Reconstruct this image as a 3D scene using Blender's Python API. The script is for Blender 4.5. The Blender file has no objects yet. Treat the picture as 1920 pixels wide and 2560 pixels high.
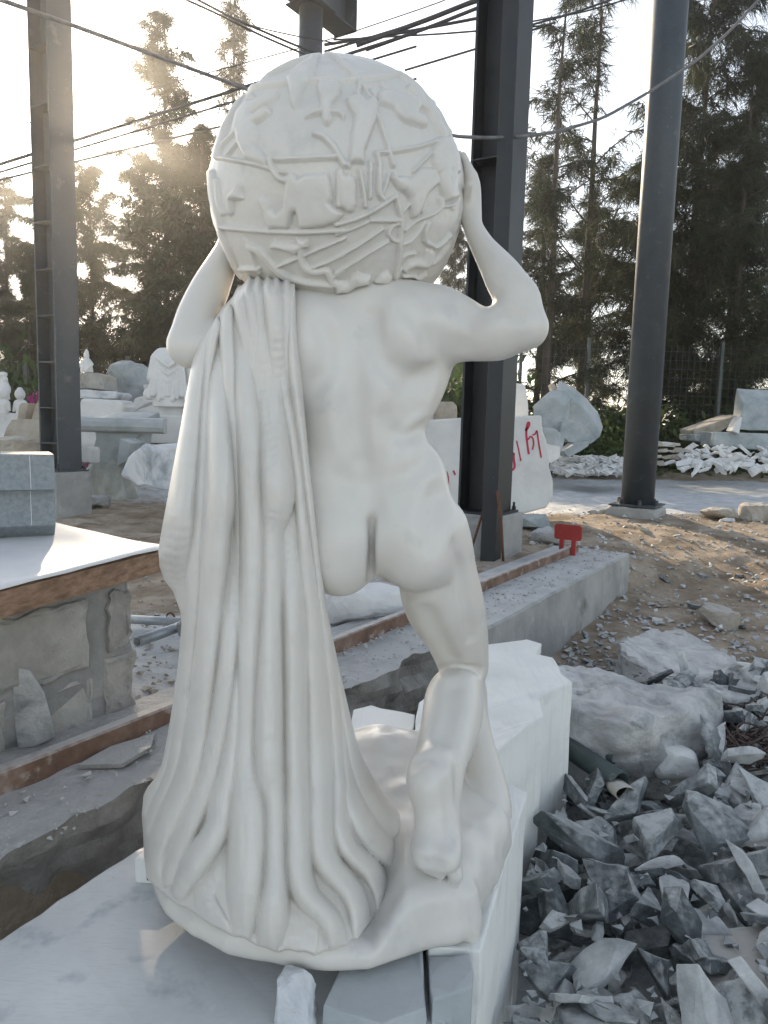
import bpy, bmesh, math, random
import numpy as np
from mathutils import Vector, Matrix
R = math.radians
sc = bpy.context.scene
col = sc.collection
# ---------------------------------------------------------------- camera
F = 1848 * 1659 / 1920.0
CX, CY = 829.5, 1106.0
_up = np.array([392., 15370., 1848.]); _up /= np.linalg.norm(_up)
_Y = np.array([0, 0, -1.]); _Y = _Y - _up * _Y.dot(_up); _Y /= np.linalg.norm(_Y)
_X = np.cross(_Y, _up)
CR = np.array([_X, _Y, _up]); CC = np.array([0, 0, 1.05])
cam = bpy.data.cameras.new('camera'); camo = bpy.data.objects.new('camera', cam)
col.objects.link(camo); sc.camera = camo
cam.sensor_fit = 'AUTO'; cam.sensor_width = 36; cam.lens = 36 * 1848 / 2560.0
cam.clip_start = 0.05; cam.clip_end = 2000
mw = Matrix.Identity(4)
for i in range(3):
    for j in range(3): mw[i][j] = CR[i][j]
    mw[i][3] = CC[i]
camo.matrix_world = mw
# ---------------------------------------------------------------- light
SUN_EL, SUN_AZ = R(18.7), R(-19.65)           # azimuth measured from +Y towards +X
w = bpy.data.worlds.new('World'); sc.world = w; w.use_nodes = True
nt = w.node_tree; bg = nt.nodes['Background']
sky = nt.nodes.new('ShaderNodeTexSky'); sky.sky_type = 'NISHITA'; sky.sun_disc = False
sky.sun_elevation = SUN_EL; sky.sun_rotation = SUN_AZ
sky.air_density = 1.0; sky.dust_density = 0.9; sky.ozone_density = 0.6
hs = nt.nodes.new('ShaderNodeHueSaturation'); hs.inputs['Saturation'].default_value = .5
nt.links.new(sky.outputs[0], hs.inputs['Color']); nt.links.new(hs.outputs[0], bg.inputs[0]); bg.inputs[1].default_value = 0.15
sl = bpy.data.lights.new('sun', 'SUN'); so = bpy.data.objects.new('sun', sl); col.objects.link(so)
sl.energy = 4.5; sl.angle = R(0.9); sl.color = (1.0, 0.80, 0.56)
sd = Vector((math.sin(SUN_AZ) * math.cos(SUN_EL), math.cos(SUN_AZ) * math.cos(SUN_EL), math.sin(SUN_EL)))
so.rotation_euler = sd.to_track_quat('Z', 'Y').to_euler(); so.location = sd * 60
sc.view_settings.view_transform = 'Standard'; sc.view_settings.look = 'None'
sc.view_settings.gamma = 1; sc.view_settings.exposure = 1.0
sc.cycles.max_bounces = 4; sc.cycles.diffuse_bounces = 3; sc.cycles.glossy_bounces = 1; sc.cycles.adaptive_threshold = .02
sc.cycles.volume_bounces = 0; sc.cycles.transparent_max_bounces = 6
# ---------------------------------------------------------------- helpers
def ray(u, v):
    return CR @ np.array([(u - CX) / F, -(v - CY) / F, -1.0])
def aty(u, v, y):
    d = ray(u, v); return CC + d * (y / d[1])
def atz(u, v, z=0.0):
    d = ray(u, v); return CC + d * ((z - CC[2]) / d[2])
def tag(o, label=None, cat=None, group=None, kind=None):
    if label: o['label'] = label
    if cat: o['category'] = cat
    if group: o['group'] = group
    if kind: o['kind'] = kind
    return o
def thing(name, label, cat, loc, group=None):
    o = bpy.data.objects.new(name, None); col.objects.link(o)
    o.location = Vector(loc); o.empty_display_size = .1
    return tag(o, label, cat, group)
def smooth(me, on=True):
    me.polygons.foreach_set('use_smooth', [on] * len(me.polygons))
def obj(name, verts, faces, m, parent=None, sm=False, origin=None):
    """one mesh object; verts are world coordinates"""
    v = np.asarray(verts, float)
    if parent is not None:
        root = parent
        og = np.array(root.location) if root.parent is None else np.array(root.parent.location)
    else:
        og = np.array(origin) if origin is not None else np.array([v[:, 0].mean(), v[:, 1].mean(), v[:, 2].min()])
    me = bpy.data.meshes.new(name)
    me.from_pydata((v - og).tolist(), [], faces if isinstance(faces, list) else faces.tolist())
    me.update()
    if m is not None: me.materials.append(m)
    if sm: smooth(me)
    o = bpy.data.objects.new(name, me); col.objects.link(o)
    if parent is not None:
        o.parent = parent
    else:
        o.location = Vector(og)
    return o
def bmobj(name, bm, m, parent=None, sm=False, origin=None):
    bmesh.ops.recalc_face_normals(bm, faces=bm.faces)
    bm.verts.index_update()
    v = [tuple(x.co) for x in bm.verts]; f = [[q.index for q in x.verts] for x in bm.faces]
    bm.free()
    return obj(name, v, f, m, parent, sm, origin)
def copy_tree(o, parent=None):
    c = o.copy(); col.objects.link(c); c.parent = parent
    for ch in list(o.children): copy_tree(ch, c)
    return c
# vectorised lattice noise
def _hash(ix, iy, iz, seed):
    n = (ix * 374761393 + iy * 668265263 + iz * 2147483647 + seed * 974711) & 0xffffffff
    n = ((n ^ (n >> 13)) * 1274126177) & 0xffffffff
    return ((n ^ (n >> 16)) & 0xffff) / 65535.0
def vnoise(P, seed=0):
    P = np.asarray(P, float); i = np.floor(P).astype(np.int64); f = P - i; f = f * f * (3 - 2 * f)
    r = 0
    for a in (0, 1):
        for b in (0, 1):
            for c in (0, 1):
                wt = (f[..., 0] if a else 1 - f[..., 0]) * (f[..., 1] if b else 1 - f[..., 1]) * (f[..., 2] if c else 1 - f[..., 2])
                r = r + wt * _hash(i[..., 0] + a, i[..., 1] + b, i[..., 2] + c, seed)
    return r * 2 - 1
def fbm(P, oct=4, seed=0):
    P = np.asarray(P, float); r = 0; a = 1.0
    for k in range(oct):
        r = r + a * vnoise(P * 2 ** k, seed + k * 17); a *= .5
    return r
def np3(a, b, c=0):
    a, b = np.broadcast_arrays(np.asarray(a, float), np.asarray(b, float))
    return np.stack([a, b, np.zeros_like(a) + c], -1)
# ---------------------------------------------------------------- materials
def mat(name, stops, scale=4.0, detail=8.0, rough=.8, bump=.2, bscale=30.0, coord='Object', sss=0, sssr=(.02, .015, .01),
        metallic=0.0, vary=0.0, stretch=(1, 1, 1), distort=0.0, spots=None, spec=.5, dust=None, streak=None):
    m = bpy.data.materials.new(name); m.use_nodes = True
    t = m.node_tree; n = t.nodes; L = t.links
    b = n['Principled BSDF']
    tc = n.new('ShaderNodeTexCoord'); mp = n.new('ShaderNodeMapping'); mp.inputs['Scale'].default_value = stretch
    L.new(tc.outputs[coord], mp.inputs[0])
    vec = mp.outputs[0]
    if vary:
        oi = n.new('ShaderNodeObjectInfo'); va = n.new('ShaderNodeVectorMath'); va.operation = 'ADD'
        sc_ = n.new('ShaderNodeMath'); sc_.operation = 'MULTIPLY'; sc_.inputs[1].default_value = 37.0
        L.new(oi.outputs['Random'], sc_.inputs[0]); L.new(mp.outputs[0], va.inputs[0]); L.new(sc_.outputs[0], va.inputs[1])
        vec = va.outputs[0]
    no = n.new('ShaderNodeTexNoise'); no.inputs['Scale'].default_value = scale; no.inputs['Detail'].default_value = detail
    no.inputs['Roughness'].default_value = .62; no.inputs['Distortion'].default_value = distort
    L.new(vec, no.inputs['Vector'])
    cr = n.new('ShaderNodeValToRGB')
    el = cr.color_ramp.elements
    while len(el) < len(stops): el.new(.5)
    for e, (p, c) in zip(el, stops): e.position = p; e.color = (*c, 1)
    fac = no.outputs['Fac']
    if vary:
        ad = n.new('ShaderNodeMath'); ad.operation = 'MULTIPLY_ADD'; ad.inputs[1].default_value = vary; 
        sb = n.new('ShaderNodeMath'); sb.operation = 'SUBTRACT'; sb.inputs[1].default_value = .5
        L.new(oi.outputs['Random'], sb.inputs[0]); L.new(sb.outputs[0], ad.inputs[0]); L.new(fac, ad.inputs[2]); fac = ad.outputs[0]
    L.new(fac, cr.inputs[0]); colr = cr.outputs[0]
    def mix(a, c, f):
        x = n.new('ShaderNodeMix'); x.data_type = 'RGBA'
        L.new(f, x.inputs[0]); L.new(a, x.inputs[6])
        if isinstance(c, tuple): x.inputs[7].default_value = (*c, 1)
        else: L.new(c, x.inputs[7])
        return x.outputs[2]
    def ramp(f, lo, hi):
        x = n.new('ShaderNodeMapRange'); x.inputs[1].default_value = lo; x.inputs[2].default_value = hi; L.new(f, x.inputs[0]); return x.outputs[0]
    if spots:        # (colour, scale, lo, hi)
        for (c, s_, lo, hi) in spots:
            q = n.new('ShaderNodeTexNoise'); q.inputs['Scale'].default_value = s_; q.inputs['Detail'].default_value = 6; q.inputs['Roughness'].default_value = .6
            L.new(vec, q.inputs['Vector']); colr = mix(colr, c, ramp(q.outputs['Fac'], lo, hi))
    if streak:       # saw and brush marks: (scale vector, colour, lo, hi)
        ms_ = n.new('ShaderNodeMapping'); ms_.inputs['Scale'].default_value = streak[0]; ms_.inputs['Rotation'].default_value = (0, 0, .5); L.new(tc.outputs[coord], ms_.inputs[0])
        q = n.new('ShaderNodeTexNoise'); q.inputs['Scale'].default_value = 1.0; q.inputs['Detail'].default_value = 4; L.new(ms_.outputs[0], q.inputs['Vector'])
        colr = mix(colr, streak[1], ramp(q.outputs['Fac'], streak[2], streak[3]))
    if dust:         # dust lying on upward faces: (colour, lo, hi) on normal z
        g = n.new('ShaderNodeNewGeometry'); sx = n.new('ShaderNodeSeparateXYZ'); L.new(g.outputs['Normal'], sx.inputs[0])
        q = n.new('ShaderNodeTexNoise'); q.inputs['Scale'].default_value = scale * 2.3; q.inputs['Detail'].default_value = 5; L.new(vec, q.inputs['Vector'])
        a_ = n.new('ShaderNodeMath'); a_.operation = 'MULTIPLY_ADD'; a_.inputs[1].default_value = .9; a_.inputs[2].default_value = -.45
        L.new(q.outputs['Fac'], a_.inputs[0]); b_ = n.new('ShaderNodeMath'); b_.operation = 'ADD'
        L.new(sx.outputs[2], b_.inputs[0]); L.new(a_.outputs[0], b_.inputs[1])
        colr = mix(colr, dust[0], ramp(b_.outputs[0], dust[1], dust[2]))
    L.new(colr, b.inputs['Base Color'])
    rn = n.new('ShaderNodeMapRange'); rn.inputs[3].default_value = max(.05, rough - .12); rn.inputs[4].default_value = min(1, rough + .12)
    L.new(no.outputs['Fac'], rn.inputs[0]); L.new(rn.outputs[0], b.inputs['Roughness'])
    b.inputs['Metallic'].default_value = metallic; b.inputs['Specular IOR Level'].default_value = spec
    if sss:
        b.inputs['Subsurface Weight'].default_value = sss; b.inputs['Subsurface Radius'].default_value = sssr; b.inputs['Subsurface Scale'].default_value = 1.0
    if bump:
        bn = n.new('ShaderNodeTexNoise'); bn.inputs['Scale'].default_value = bscale; bn.inputs['Detail'].default_value = 8; bn.inputs['Roughness'].default_value = .65
        L.new(vec, bn.inputs['Vector'])
        bu = n.new('ShaderNodeBump'); bu.inputs['Strength'].default_value = min(1, bump); bu.inputs['Distance'].default_value = .02 * max(1, bump)
        L.new(bn.outputs['Fac'], bu.inputs['Height']); L.new(bu.outputs[0], b.inputs['Normal'])
    return m
M = {}
M['statue'] = mat('statue_marble', [(.25, (.615, .585, .53)), (.5, (.67, .645, .595)), (.75, (.715, .695, .655))], scale=3, rough=.34, bump=.02, bscale=45, sss=.22, sssr=(.008, .0055, .0035),
                  spots=[((.50, .495, .48), 2.2, .56, .85), ((.52, .51, .49), 9, .62, .80), ((.86, .85, .82), 240, .72, .76)])
M['block'] = mat('sawn_white_marble', [(.3, (.68, .70, .67)), (.5, (.77, .78, .75)), (.7, (.82, .83, .80))], scale=2.2, rough=.62, bump=.06, bscale=45, stretch=(1, 1, 1.6),
                 spots=[((.60, .615, .60), 5, .56, .75), ((.30, .31, .30), 60, .73, .77), ((.55, .50, .42), 3, .68, .8)], streak=((90, 5, 3), (.66, .675, .66), .54, .8))
M['slab'] = mat('dusty_marble_slab', [(.3, (.55, .56, .555)), (.5, (.66, .67, .66)), (.7, (.74, .75, .73))], scale=3.0, rough=.55, bump=.05, bscale=50,
                spots=[((.36, .40, .42), 9, .56, .75), ((.70, .72, .71), 14, .6, .75), ((.16, .17, .17), 55, .73, .76)], streak=((30, 260, 10), (.56, .57, .565), .52, .85))
M['white'] = mat('rough_white_marble', [(.3, (.54, .545, .54)), (.5, (.67, .67, .66)), (.7, (.75, .75, .73))], scale=2.5, rough=.8, bump=.35, bscale=14, vary=.12,
                 spots=[((.36, .40, .43), 3, .6, .75)])
M['veined'] = mat('veined_marble', [(.35, (.30, .34, .37)), (.47, (.58, .60, .62)), (.6, (.66, .67, .68))], scale=1.6, rough=.8, bump=.4, bscale=9, distort=1.2,
                  spots=[((.35, .33, .28), 4, .66, .8)])
M['greyslab'] = mat('grey_marble', [(.3, (.22, .25, .26)), (.5, (.33, .37, .38)), (.7, (.45, .48, .49))], scale=3, rough=.7, bump=.25, bscale=16, vary=.15,
                    spots=[((.30, .26, .20), 4, .66, .8)], dust=((.50, .52, .52), .6, 1.2))
M['shard'] = mat('dark_slate', [(.25, (.052, .062, .066)), (.42, (.105, .121, .126)), (.58, (.20, .217, .22)), (.70, (.44, .46, .46))], scale=5, rough=.75, bump=.35, bscale=22, vary=.34,
                 dust=((.50, .51, .50), .68, 1.25))
M['shardpale'] = mat('pale_slate', [(.3, (.32, .335, .335)), (.5, (.50, .51, .505)), (.7, (.66, .665, .65))], scale=5, rough=.75, bump=.35, bscale=22, vary=.25)
M['tan'] = mat('tan_stone', [(.3, (.26, .22, .17)), (.5, (.40, .36, .30)), (.7, (.48, .46, .42))], scale=4, rough=.85, bump=.3, bscale=18, vary=.15, dust=((.48, .48, .46), .7, 1.3))
M['concrete'] = mat('concrete', [(.3, (.24, .245, .24)), (.5, (.34, .34, .33)), (.7, (.42, .42, .40))], scale=3, rough=.9, bump=.35, bscale=26,
                    spots=[((.17, .165, .15), 3.5, .6, .75), ((.10, .10, .10), 60, .70, .74), ((.50, .50, .49), 5, .6, .75)], dust=((.52, .53, .53), .65, 1.15))
M['trench'] = mat('old_concrete', [(.3, (.19, .182, .165)), (.5, (.30, .29, .265)), (.7, (.42, .41, .385))], scale=7, rough=.95, bump=1.0, bscale=22,
                  dust=((.48, .48, .47), .45, .95))
M['rocky'] = mat('grey_white_rock', [(.32, (.26, .27, .27)), (.47, (.46, .465, .46)), (.58, (.58, .58, .57)), (.72, (.68, .68, .665))], scale=4, rough=.85, bump=1.0, bscale=13, distort=.6, stretch=(1.6, 1, 2.2),
                 spots=[((.22, .23, .23), 7, .60, .72), ((.34, .30, .24), 3, .68, .8)])
M['mortar'] = mat('mortar', [(.3, (.20, .20, .19)), (.5, (.28, .28, .27)), (.7, (.36, .355, .34))], scale=5, rough=.95, bump=.6, bscale=20)
M['ashlar'] = mat('rough_ashlar', [(.3, (.27, .262, .24)), (.5, (.39, .38, .35)), (.7, (.48, .47, .43))], scale=4, rough=.95, bump=.8, bscale=16, vary=.2,
                  spots=[((.22, .22, .21), 6, .58, .7)])
M['brick'] = mat('red_brick', [(.3, (.20, .065, .045)), (.6, (.32, .12, .08))], scale=9, rough=.9, bump=.4, bscale=30, spots=[((.40, .36, .33), 14, .56, .7)])
M['wood'] = mat('old_wood', [(.3, (.13, .075, .045)), (.5, (.25, .155, .10)), (.7, (.36, .25, .17))], scale=3, rough=.8, bump=.3, bscale=8, stretch=(16, 2.2, 16), detail=10)
M['sheet'] = mat('white_sheet', [(.4, (.70, .71, .71)), (.6, (.78, .785, .78))], scale=4, rough=.45, bump=.03, bscale=10, spots=[((.45, .42, .38), 40, .73, .78)])
M['steel'] = mat('painted_steel', [(.3, (.034, .045, .055)), (.55, (.046, .059, .071)), (.75, (.062, .077, .090))], scale=2.5, rough=.5, bump=.03, bscale=30,
                 spots=[((.20, .20, .20), 60, .66, .72), ((.12, .13, .14), 6, .60, .8), ((.11, .075, .055), 9, .68, .76)])
M['steeldk'] = mat('dark_painted_steel', [(.3, (.012, .014, .017)), (.6, (.022, .025, .028))], scale=3, rough=.5, bump=.03, bscale=30, spots=[((.35, .36, .36), 55, .735, .75)])
M['galv'] = mat('galvanised', [(.3, (.28, .31, .33)), (.7, (.45, .48, .50))], scale=12, rough=.45, bump=.08, bscale=40, metallic=.6, spots=[((.5, .5, .5), 18, .55, .7)])
M['rail'] = mat('rusty_rail', [(.3, (.10, .055, .035)), (.5, (.19, .115, .08)), (.7, (.30, .22, .18))], scale=7, rough=.85, bump=.3, bscale=30, spots=[((.42, .38, .34), 10, .58, .72)],
                dust=((.50, .48, .46), .55, 1.0))
M['rebar'] = mat('rusty_rebar', [(.3, (.08, .035, .02)), (.7, (.17, .08, .045))], scale=20, rough=.9, bump=.4, bscale=80)
M['red'] = mat('red_paint', [(.3, (.28, .022, .018)), (.7, (.38, .035, .028))], scale=6, rough=.55, bump=.05, spots=[((.50, .40, .38), 22, .66, .75)])
M['spray'] = mat('red_spray', [(.3, (.45, .03, .07)), (.7, (.55, .06, .11))], scale=20, rough=.8, bump=0)
M['cable'] = mat('black_cable', [(.3, (.035, .036, .038)), (.7, (.06, .06, .062))], scale=10, rough=.6, bump=0)
M['cablegrey'] = mat('grey_cable', [(.3, (.10, .10, .105)), (.7, (.20, .20, .205))], scale=14, rough=.7, bump=.1)
M['hose'] = mat('dark_hose', [(.3, (.035, .050, .050)), (.7, (.075, .10, .098))], scale=8, rough=.65, bump=.1, spots=[((.30, .31, .30), 14, .6, .75)])
M['twine'] = mat('brown_twine', [(.3, (.05, .035, .03)), (.7, (.15, .11, .095))], scale=40, rough=.95, bump=.6, bscale=90)
M['tarp'] = mat('tarpaulin', [(.3, (.22, .24, .21)), (.5, (.36, .37, .33)), (.7, (.52, .53, .50))], scale=3, rough=.45, bump=.3, bscale=6, distort=.8)
M['bark'] = mat('bark', [(.3, (.045, .036, .028)), (.7, (.11, .09, .072))], scale=6, rough=.95, bump=.5, bscale=20, stretch=(3, 3, .6))
M['needle'] = mat('casuarina_needles', [(.3, (.020, .028, .014)), (.5, (.036, .047, .022)), (.7, (.062, .072, .032))], scale=.9, rough=.7, bump=0, vary=.1)
M['leaf'] = mat('green_leaves', [(.3, (.025, .050, .012)), (.5, (.055, .095, .025)), (.7, (.11, .15, .05))], scale=1.3, rough=.6, bump=0, vary=.15)
M['flower'] = mat('magenta_flowers', [(.3, (.35, .02, .16)), (.7, (.55, .06, .30))], scale=9, rough=.7, bump=0)
M['fence'] = mat('fence_wire', [(.3, (.045, .06, .055)), (.7, (.075, .09, .085))], scale=4, rough=.6, bump=0)
# ================================================================ the marble statue
class Field:
    def __init__(s, lo, hi, h):
        s.lo = np.array(lo, float); s.h = h
        s.n = np.ceil((np.array(hi) - s.lo) / h).astype(int) + 1
        s.ax = [(s.lo[i] + h * np.arange(s.n[i])).astype(np.float32) for i in range(3)]
        s.d = np.full(s.n, .09, np.float32)
    def box(s, lo, hi, pad):
        a = np.maximum(0, np.floor((np.asarray(lo) - pad - s.lo) / s.h).astype(int))
        b = np.minimum(s.n, np.ceil((np.asarray(hi) + pad - s.lo) / s.h).astype(int) + 1)
        sl_ = tuple(slice(x, max(x, y)) for x, y in zip(a, b))
        X = s.ax[0][sl_[0]][:, None, None]; Y = s.ax[1][sl_[1]][None, :, None]; Z = s.ax[2][sl_[2]][None, None, :]
        return sl_, X, Y, Z
    def put(s, sl_, d, k):
        a = s.d[sl_]
        h_ = np.maximum(k - np.abs(a - d), 0) / k
        s.d[sl_] = np.minimum(a, d) - h_ * h_ * k * .25
    def cut(s, sl_, d, k):
        a = s.d[sl_]; d = -d
        h_ = np.maximum(k - np.abs(a - d), 0) / k
        s.d[sl_] = np.maximum(a, d) + h_ * h_ * k * .25
    def cone(s, a, b, r1, r2, k=.02, op='put', pad=.06):
        a = np.asarray(a, np.float32); b = np.asarray(b, np.float32); r = max(r1, r2)
        sl_, X, Y, Z = s.box(np.minimum(a, b) - r, np.maximum(a, b) + r, pad)
        if X.size == 0 or Y.size == 0 or Z.size == 0: return
        ba = b - a; L2 = float(ba @ ba) + 1e-12
        t = np.clip(((X - a[0]) * ba[0] + (Y - a[1]) * ba[1] + (Z - a[2]) * ba[2]) / L2, 0, 1)
        d = np.sqrt((X - a[0] - t * ba[0]) ** 2 + (Y - a[1] - t * ba[1]) ** 2 + (Z - a[2] - t * ba[2]) ** 2) - (r1 + t * (r2 - r1))
        getattr(s, op)(sl_, d.astype(np.float32), k)
    def chain(s, pts, rs, k=.02, op='put'):
        P = np.asarray(pts, np.float32); r = max(rs)
        sl_, X, Y, Z = s.box(P.min(0) - r, P.max(0) + r, .05)
        if X.size == 0 or Y.size == 0 or Z.size == 0: return
        D = np.full((X.size, Y.size, Z.size), .09, np.float32)
        for i in range(len(P) - 1):
            a, b, r1, r2 = P[i], P[i + 1], rs[i], rs[i + 1]; m_ = max(r1, r2) + .05
            lo = np.minimum(a, b) - m_; hi = np.maximum(a, b) + m_
            g = [np.searchsorted(q.ravel(), (lo[j], hi[j])) for j, q in enumerate((X, Y, Z))]
            g = tuple(slice(*q) for q in g)
            x, y, z = X[g[0]], Y[:, g[1]], Z[:, :, g[2]]
            ba = b - a; L2 = float(ba @ ba) + 1e-12
            t = np.clip(((x - a[0]) * ba[0] + (y - a[1]) * ba[1] + (z - a[2]) * ba[2]) / L2, 0, 1)
            d = np.sqrt((x - a[0] - t * ba[0]) ** 2 + (y - a[1] - t * ba[1]) ** 2 + (z - a[2] - t * ba[2]) ** 2) - (r1 + t * (r2 - r1))
            D[g] = np.minimum(D[g], d)
        getattr(s, op)(sl_, D, k)
    def ell(s, c, r, rot=None, k=.03, op='put', pad=.06):
        c = np.asarray(c, np.float32); r = np.asarray(r, np.float32); q = max(r)
        sl_, X, Y, Z = s.box(c - q, c + q, pad)
        x, y, z = X - c[0], Y - c[1], Z - c[2]
        if rot is not None:
            m = np.array(rot.to_3x3() if hasattr(rot, 'to_3x3') else rot).T
            x, y, z = m[0, 0] * x + m[0, 1] * y + m[0, 2] * z, m[1, 0] * x + m[1, 1] * y + m[1, 2] * z, m[2, 0] * x + m[2, 1] * y + m[2, 2] * z
        k0 = np.sqrt((x / r[0]) ** 2 + (y / r[1]) ** 2 + (z / r[2]) ** 2) + 1e-6
        k1 = np.sqrt((x / r[0] ** 2) ** 2 + (y / r[1] ** 2) ** 2 + (z / r[2] ** 2) ** 2) + 1e-6
        getattr(s, op)(sl_, (k0 * (k0 - 1) / k1).astype(np.float32), k)
    def mesh(s, it=2):
        d = s.d.copy(); d[0] = d[-1] = .05; d[:, 0] = d[:, -1] = .05; d[:, :, 0] = d[:, :, -1] = .05
        S = d < 0
        cnt = np.zeros(np.array(d.shape) - 1, np.int8)
        for a in (0, 1):
            for b in (0, 1):
                for c in (0, 1): cnt += S[a:S.shape[0] - 1 + a, b:S.shape[1] - 1 + b, c:S.shape[2] - 1 + c]
        act = (cnt > 0) & (cnt < 8)
        ai = np.argwhere(act); idx = np.full(act.shape, -1, np.int64); idx[act] = np.arange(len(ai))
        pos = np.zeros((len(ai), 3)); n = np.zeros(len(ai))
        cs = [np.array((a, b, c)) for a in (0, 1) for b in (0, 1) for c in (0, 1)]
        for i in range(8):
            for j in range(i + 1, 8):
                if abs(cs[i] - cs[j]).sum() != 1: continue
                da = d[tuple((ai + cs[i]).T)]; db = d[tuple((ai + cs[j]).T)]
                m = (da < 0) != (db < 0); t = np.where(m, da / np.where(m, da - db, 1), 0)
                pos += m[:, None] * (cs[i] + t[:, None] * (cs[j] - cs[i])); n += m
        V = s.lo + s.h * (ai + pos / n[:, None])
        Q = []
        for ax in range(3):
            p = [slice(1, -1)] * 3; p[ax] = slice(0, -1); q = [slice(1, -1)] * 3; q[ax] = slice(1, None)
            A, B = S[tuple(p)], S[tuple(q)]
            e = np.argwhere(A != B); fl = A[tuple(e.T)]
            off = np.array([1, 1, 1]); off[ax] = 0; e = e + off
            o1, o2 = [a for a in range(3) if a != ax]
            def cell(i, j):
                x = e.copy(); x[:, o1] -= i; x[:, o2] -= j; return idx[tuple(x.T)]
            q4 = np.stack([cell(1, 1), cell(0, 1), cell(0, 0), cell(1, 0)], 1)
            if ax == 1: fl = ~fl
            q4[~fl] = q4[~fl][:, ::-1]
            Q.append(q4)
        Q = np.concatenate(Q)
        for _ in range(it):                                  # light relaxation
            acc = np.zeros_like(V); c = np.zeros(len(V))
            for a, b in ((0, 1), (1, 2), (2, 3), (3, 0)):
                np.add.at(acc, Q[:, a], V[Q[:, b]]); np.add.at(c, Q[:, a], 1)
                np.add.at(acc, Q[:, b], V[Q[:, a]]); np.add.at(c, Q[:, b], 1)
            V = V * .4 + .6 * acc / np.maximum(c, 1)[:, None]
        return V, Q
def PX(px, y):                                              # metres per displayed pixel at depth y
    return px * y / F * 1.0
def chain_px(f, pts, k=.02, op='put'):                      # (u, v, y, r_px)
    P = np.array(pts, float)
    if len(P) > 2:
        t = np.r_[0, np.cumsum(np.linalg.norm(np.diff(P[:, :2], axis=0), axis=1) + 1e-3)]; tt = np.linspace(0, t[-1], len(P) * 4)
        P = np.stack([np.interp(tt, t, P[:, i]) for i in range(4)], 1)
        for _ in range(4): P[1:-1] = .25 * P[:-2] + .5 * P[1:-1] + .25 * P[2:]
    f.chain([aty(u, v, y) for u, v, y, r in P], [PX(r, y) for u, v, y, r in P], k, op)

statue = thing('marble_statue', 'white marble statue of a kneeling nude man carrying a carved globe', 'statue', (-.05, 1.6, .03))
# ---- plinth
PLZ = .03
pl_out = [atz(u, v, PLZ)[:2] for u, v in [(312, 1880), (318, 1935), (345, 2000), (400, 2045), (480, 2085), (600, 2113), (700, 2124), (800, 2124), (870, 2100), (930, 2078), (1000, 2060), (1034, 2036)]]
pl_out += [np.array(p) for p in [(.225, 1.40), (.285, 1.52), (.335, 1.66), (.34, 1.80), (.27, 1.94), (.10, 2.02), (-.12, 2.00), (-.33, 1.90), (-.47, 1.72)]]
pl_out = np.array(pl_out)
def poly_sd(X, Y, P):
    d = np.full(np.broadcast(X, Y).shape, 1e9); s_ = np.ones_like(d)
    n = len(P)
    for i in range(n):
        a = P[i]; b = P[i - 1]; ex, ey = b[0] - a[0], b[1] - a[1]
        wx, wy = X - a[0], Y - a[1]
        t = np.clip((wx * ex + wy * ey) / (ex * ex + ey * ey), 0, 1)
        d = np.minimum(d, (wx - ex * t) ** 2 + (wy - ey * t) ** 2)
        c1 = Y >= a[1]; c2 = Y < b[1]; c3 = ex * wy > ey * wx
        s_ = np.where((c1 & c2 & c3) | (~c1 & ~c2 & ~c3), -s_, s_)
    return s_ * np.sqrt(d)
def plinth_d(X, Y, Z, inset=0.0):
    """distance to the rock-cut plinth (broadcast)"""
    sd2 = poly_sd(X[:, :, 0], Y[:, :, 0], pl_out)[:, :, None]
    xy = np3(X[:, :, 0], Y[:, :, 0], 0)
    top = .175 + .018 * fbm(xy * 6, 3, 5) + .05 * np.exp(-(((xy[..., 0] + .02) / .2) ** 2 + ((xy[..., 1] - 1.86) / .12) ** 2)) - .03 * np.clip((xy[..., 0] - .05) / .3, 0, 1)
    top = top - .075 * np.clip((1.50 - xy[..., 1]) / .08, 0, 1) * np.clip((.06 - xy[..., 0]) / .06, 0, 1)
    top = top[:, :, None] + np.clip((Y - 1.5) * .04, -.02, .02)
    z01 = np.clip((Z - PLZ) / .15, 0, 1)
    side = sd2 + .010 + .035 * np.maximum(0, z01 - .15) ** 1.5 + .03 * np.maximum(0, .35 - z01) ** 2
    dz = np.maximum(Z - top, PLZ - Z)
    q1 = side + .03; q2 = dz + .03
    return np.minimum(np.maximum(q1, q2), 0) + np.sqrt(np.maximum(q1, 0) ** 2 + np.maximum(q2, 0) ** 2) - .03 + inset
f = Field((-.56, 1.17, -.0), (.42, 2.08, .34), .005)
sl_, X, Y, Z = f.box(f.lo, f.lo + f.h * f.n, 0)
Xb, Yb, Zb = np.broadcast_arrays(X, Y, Z)
nz = fbm(np.stack([Xb, Yb, Zb], -1) * 9, 3, 3) * .006
f.d[sl_] = np.minimum(.09, plinth_d(X, Y, Z) + nz)
chain_px(f, [(1016, 1930, 1.385, 14), (1024, 1980, 1.385, 15), (1022, 2025, 1.375, 14)], .03)
V, Q = f.mesh(2)
obj('plinth', V, Q, M['statue'], statue, True)
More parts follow.
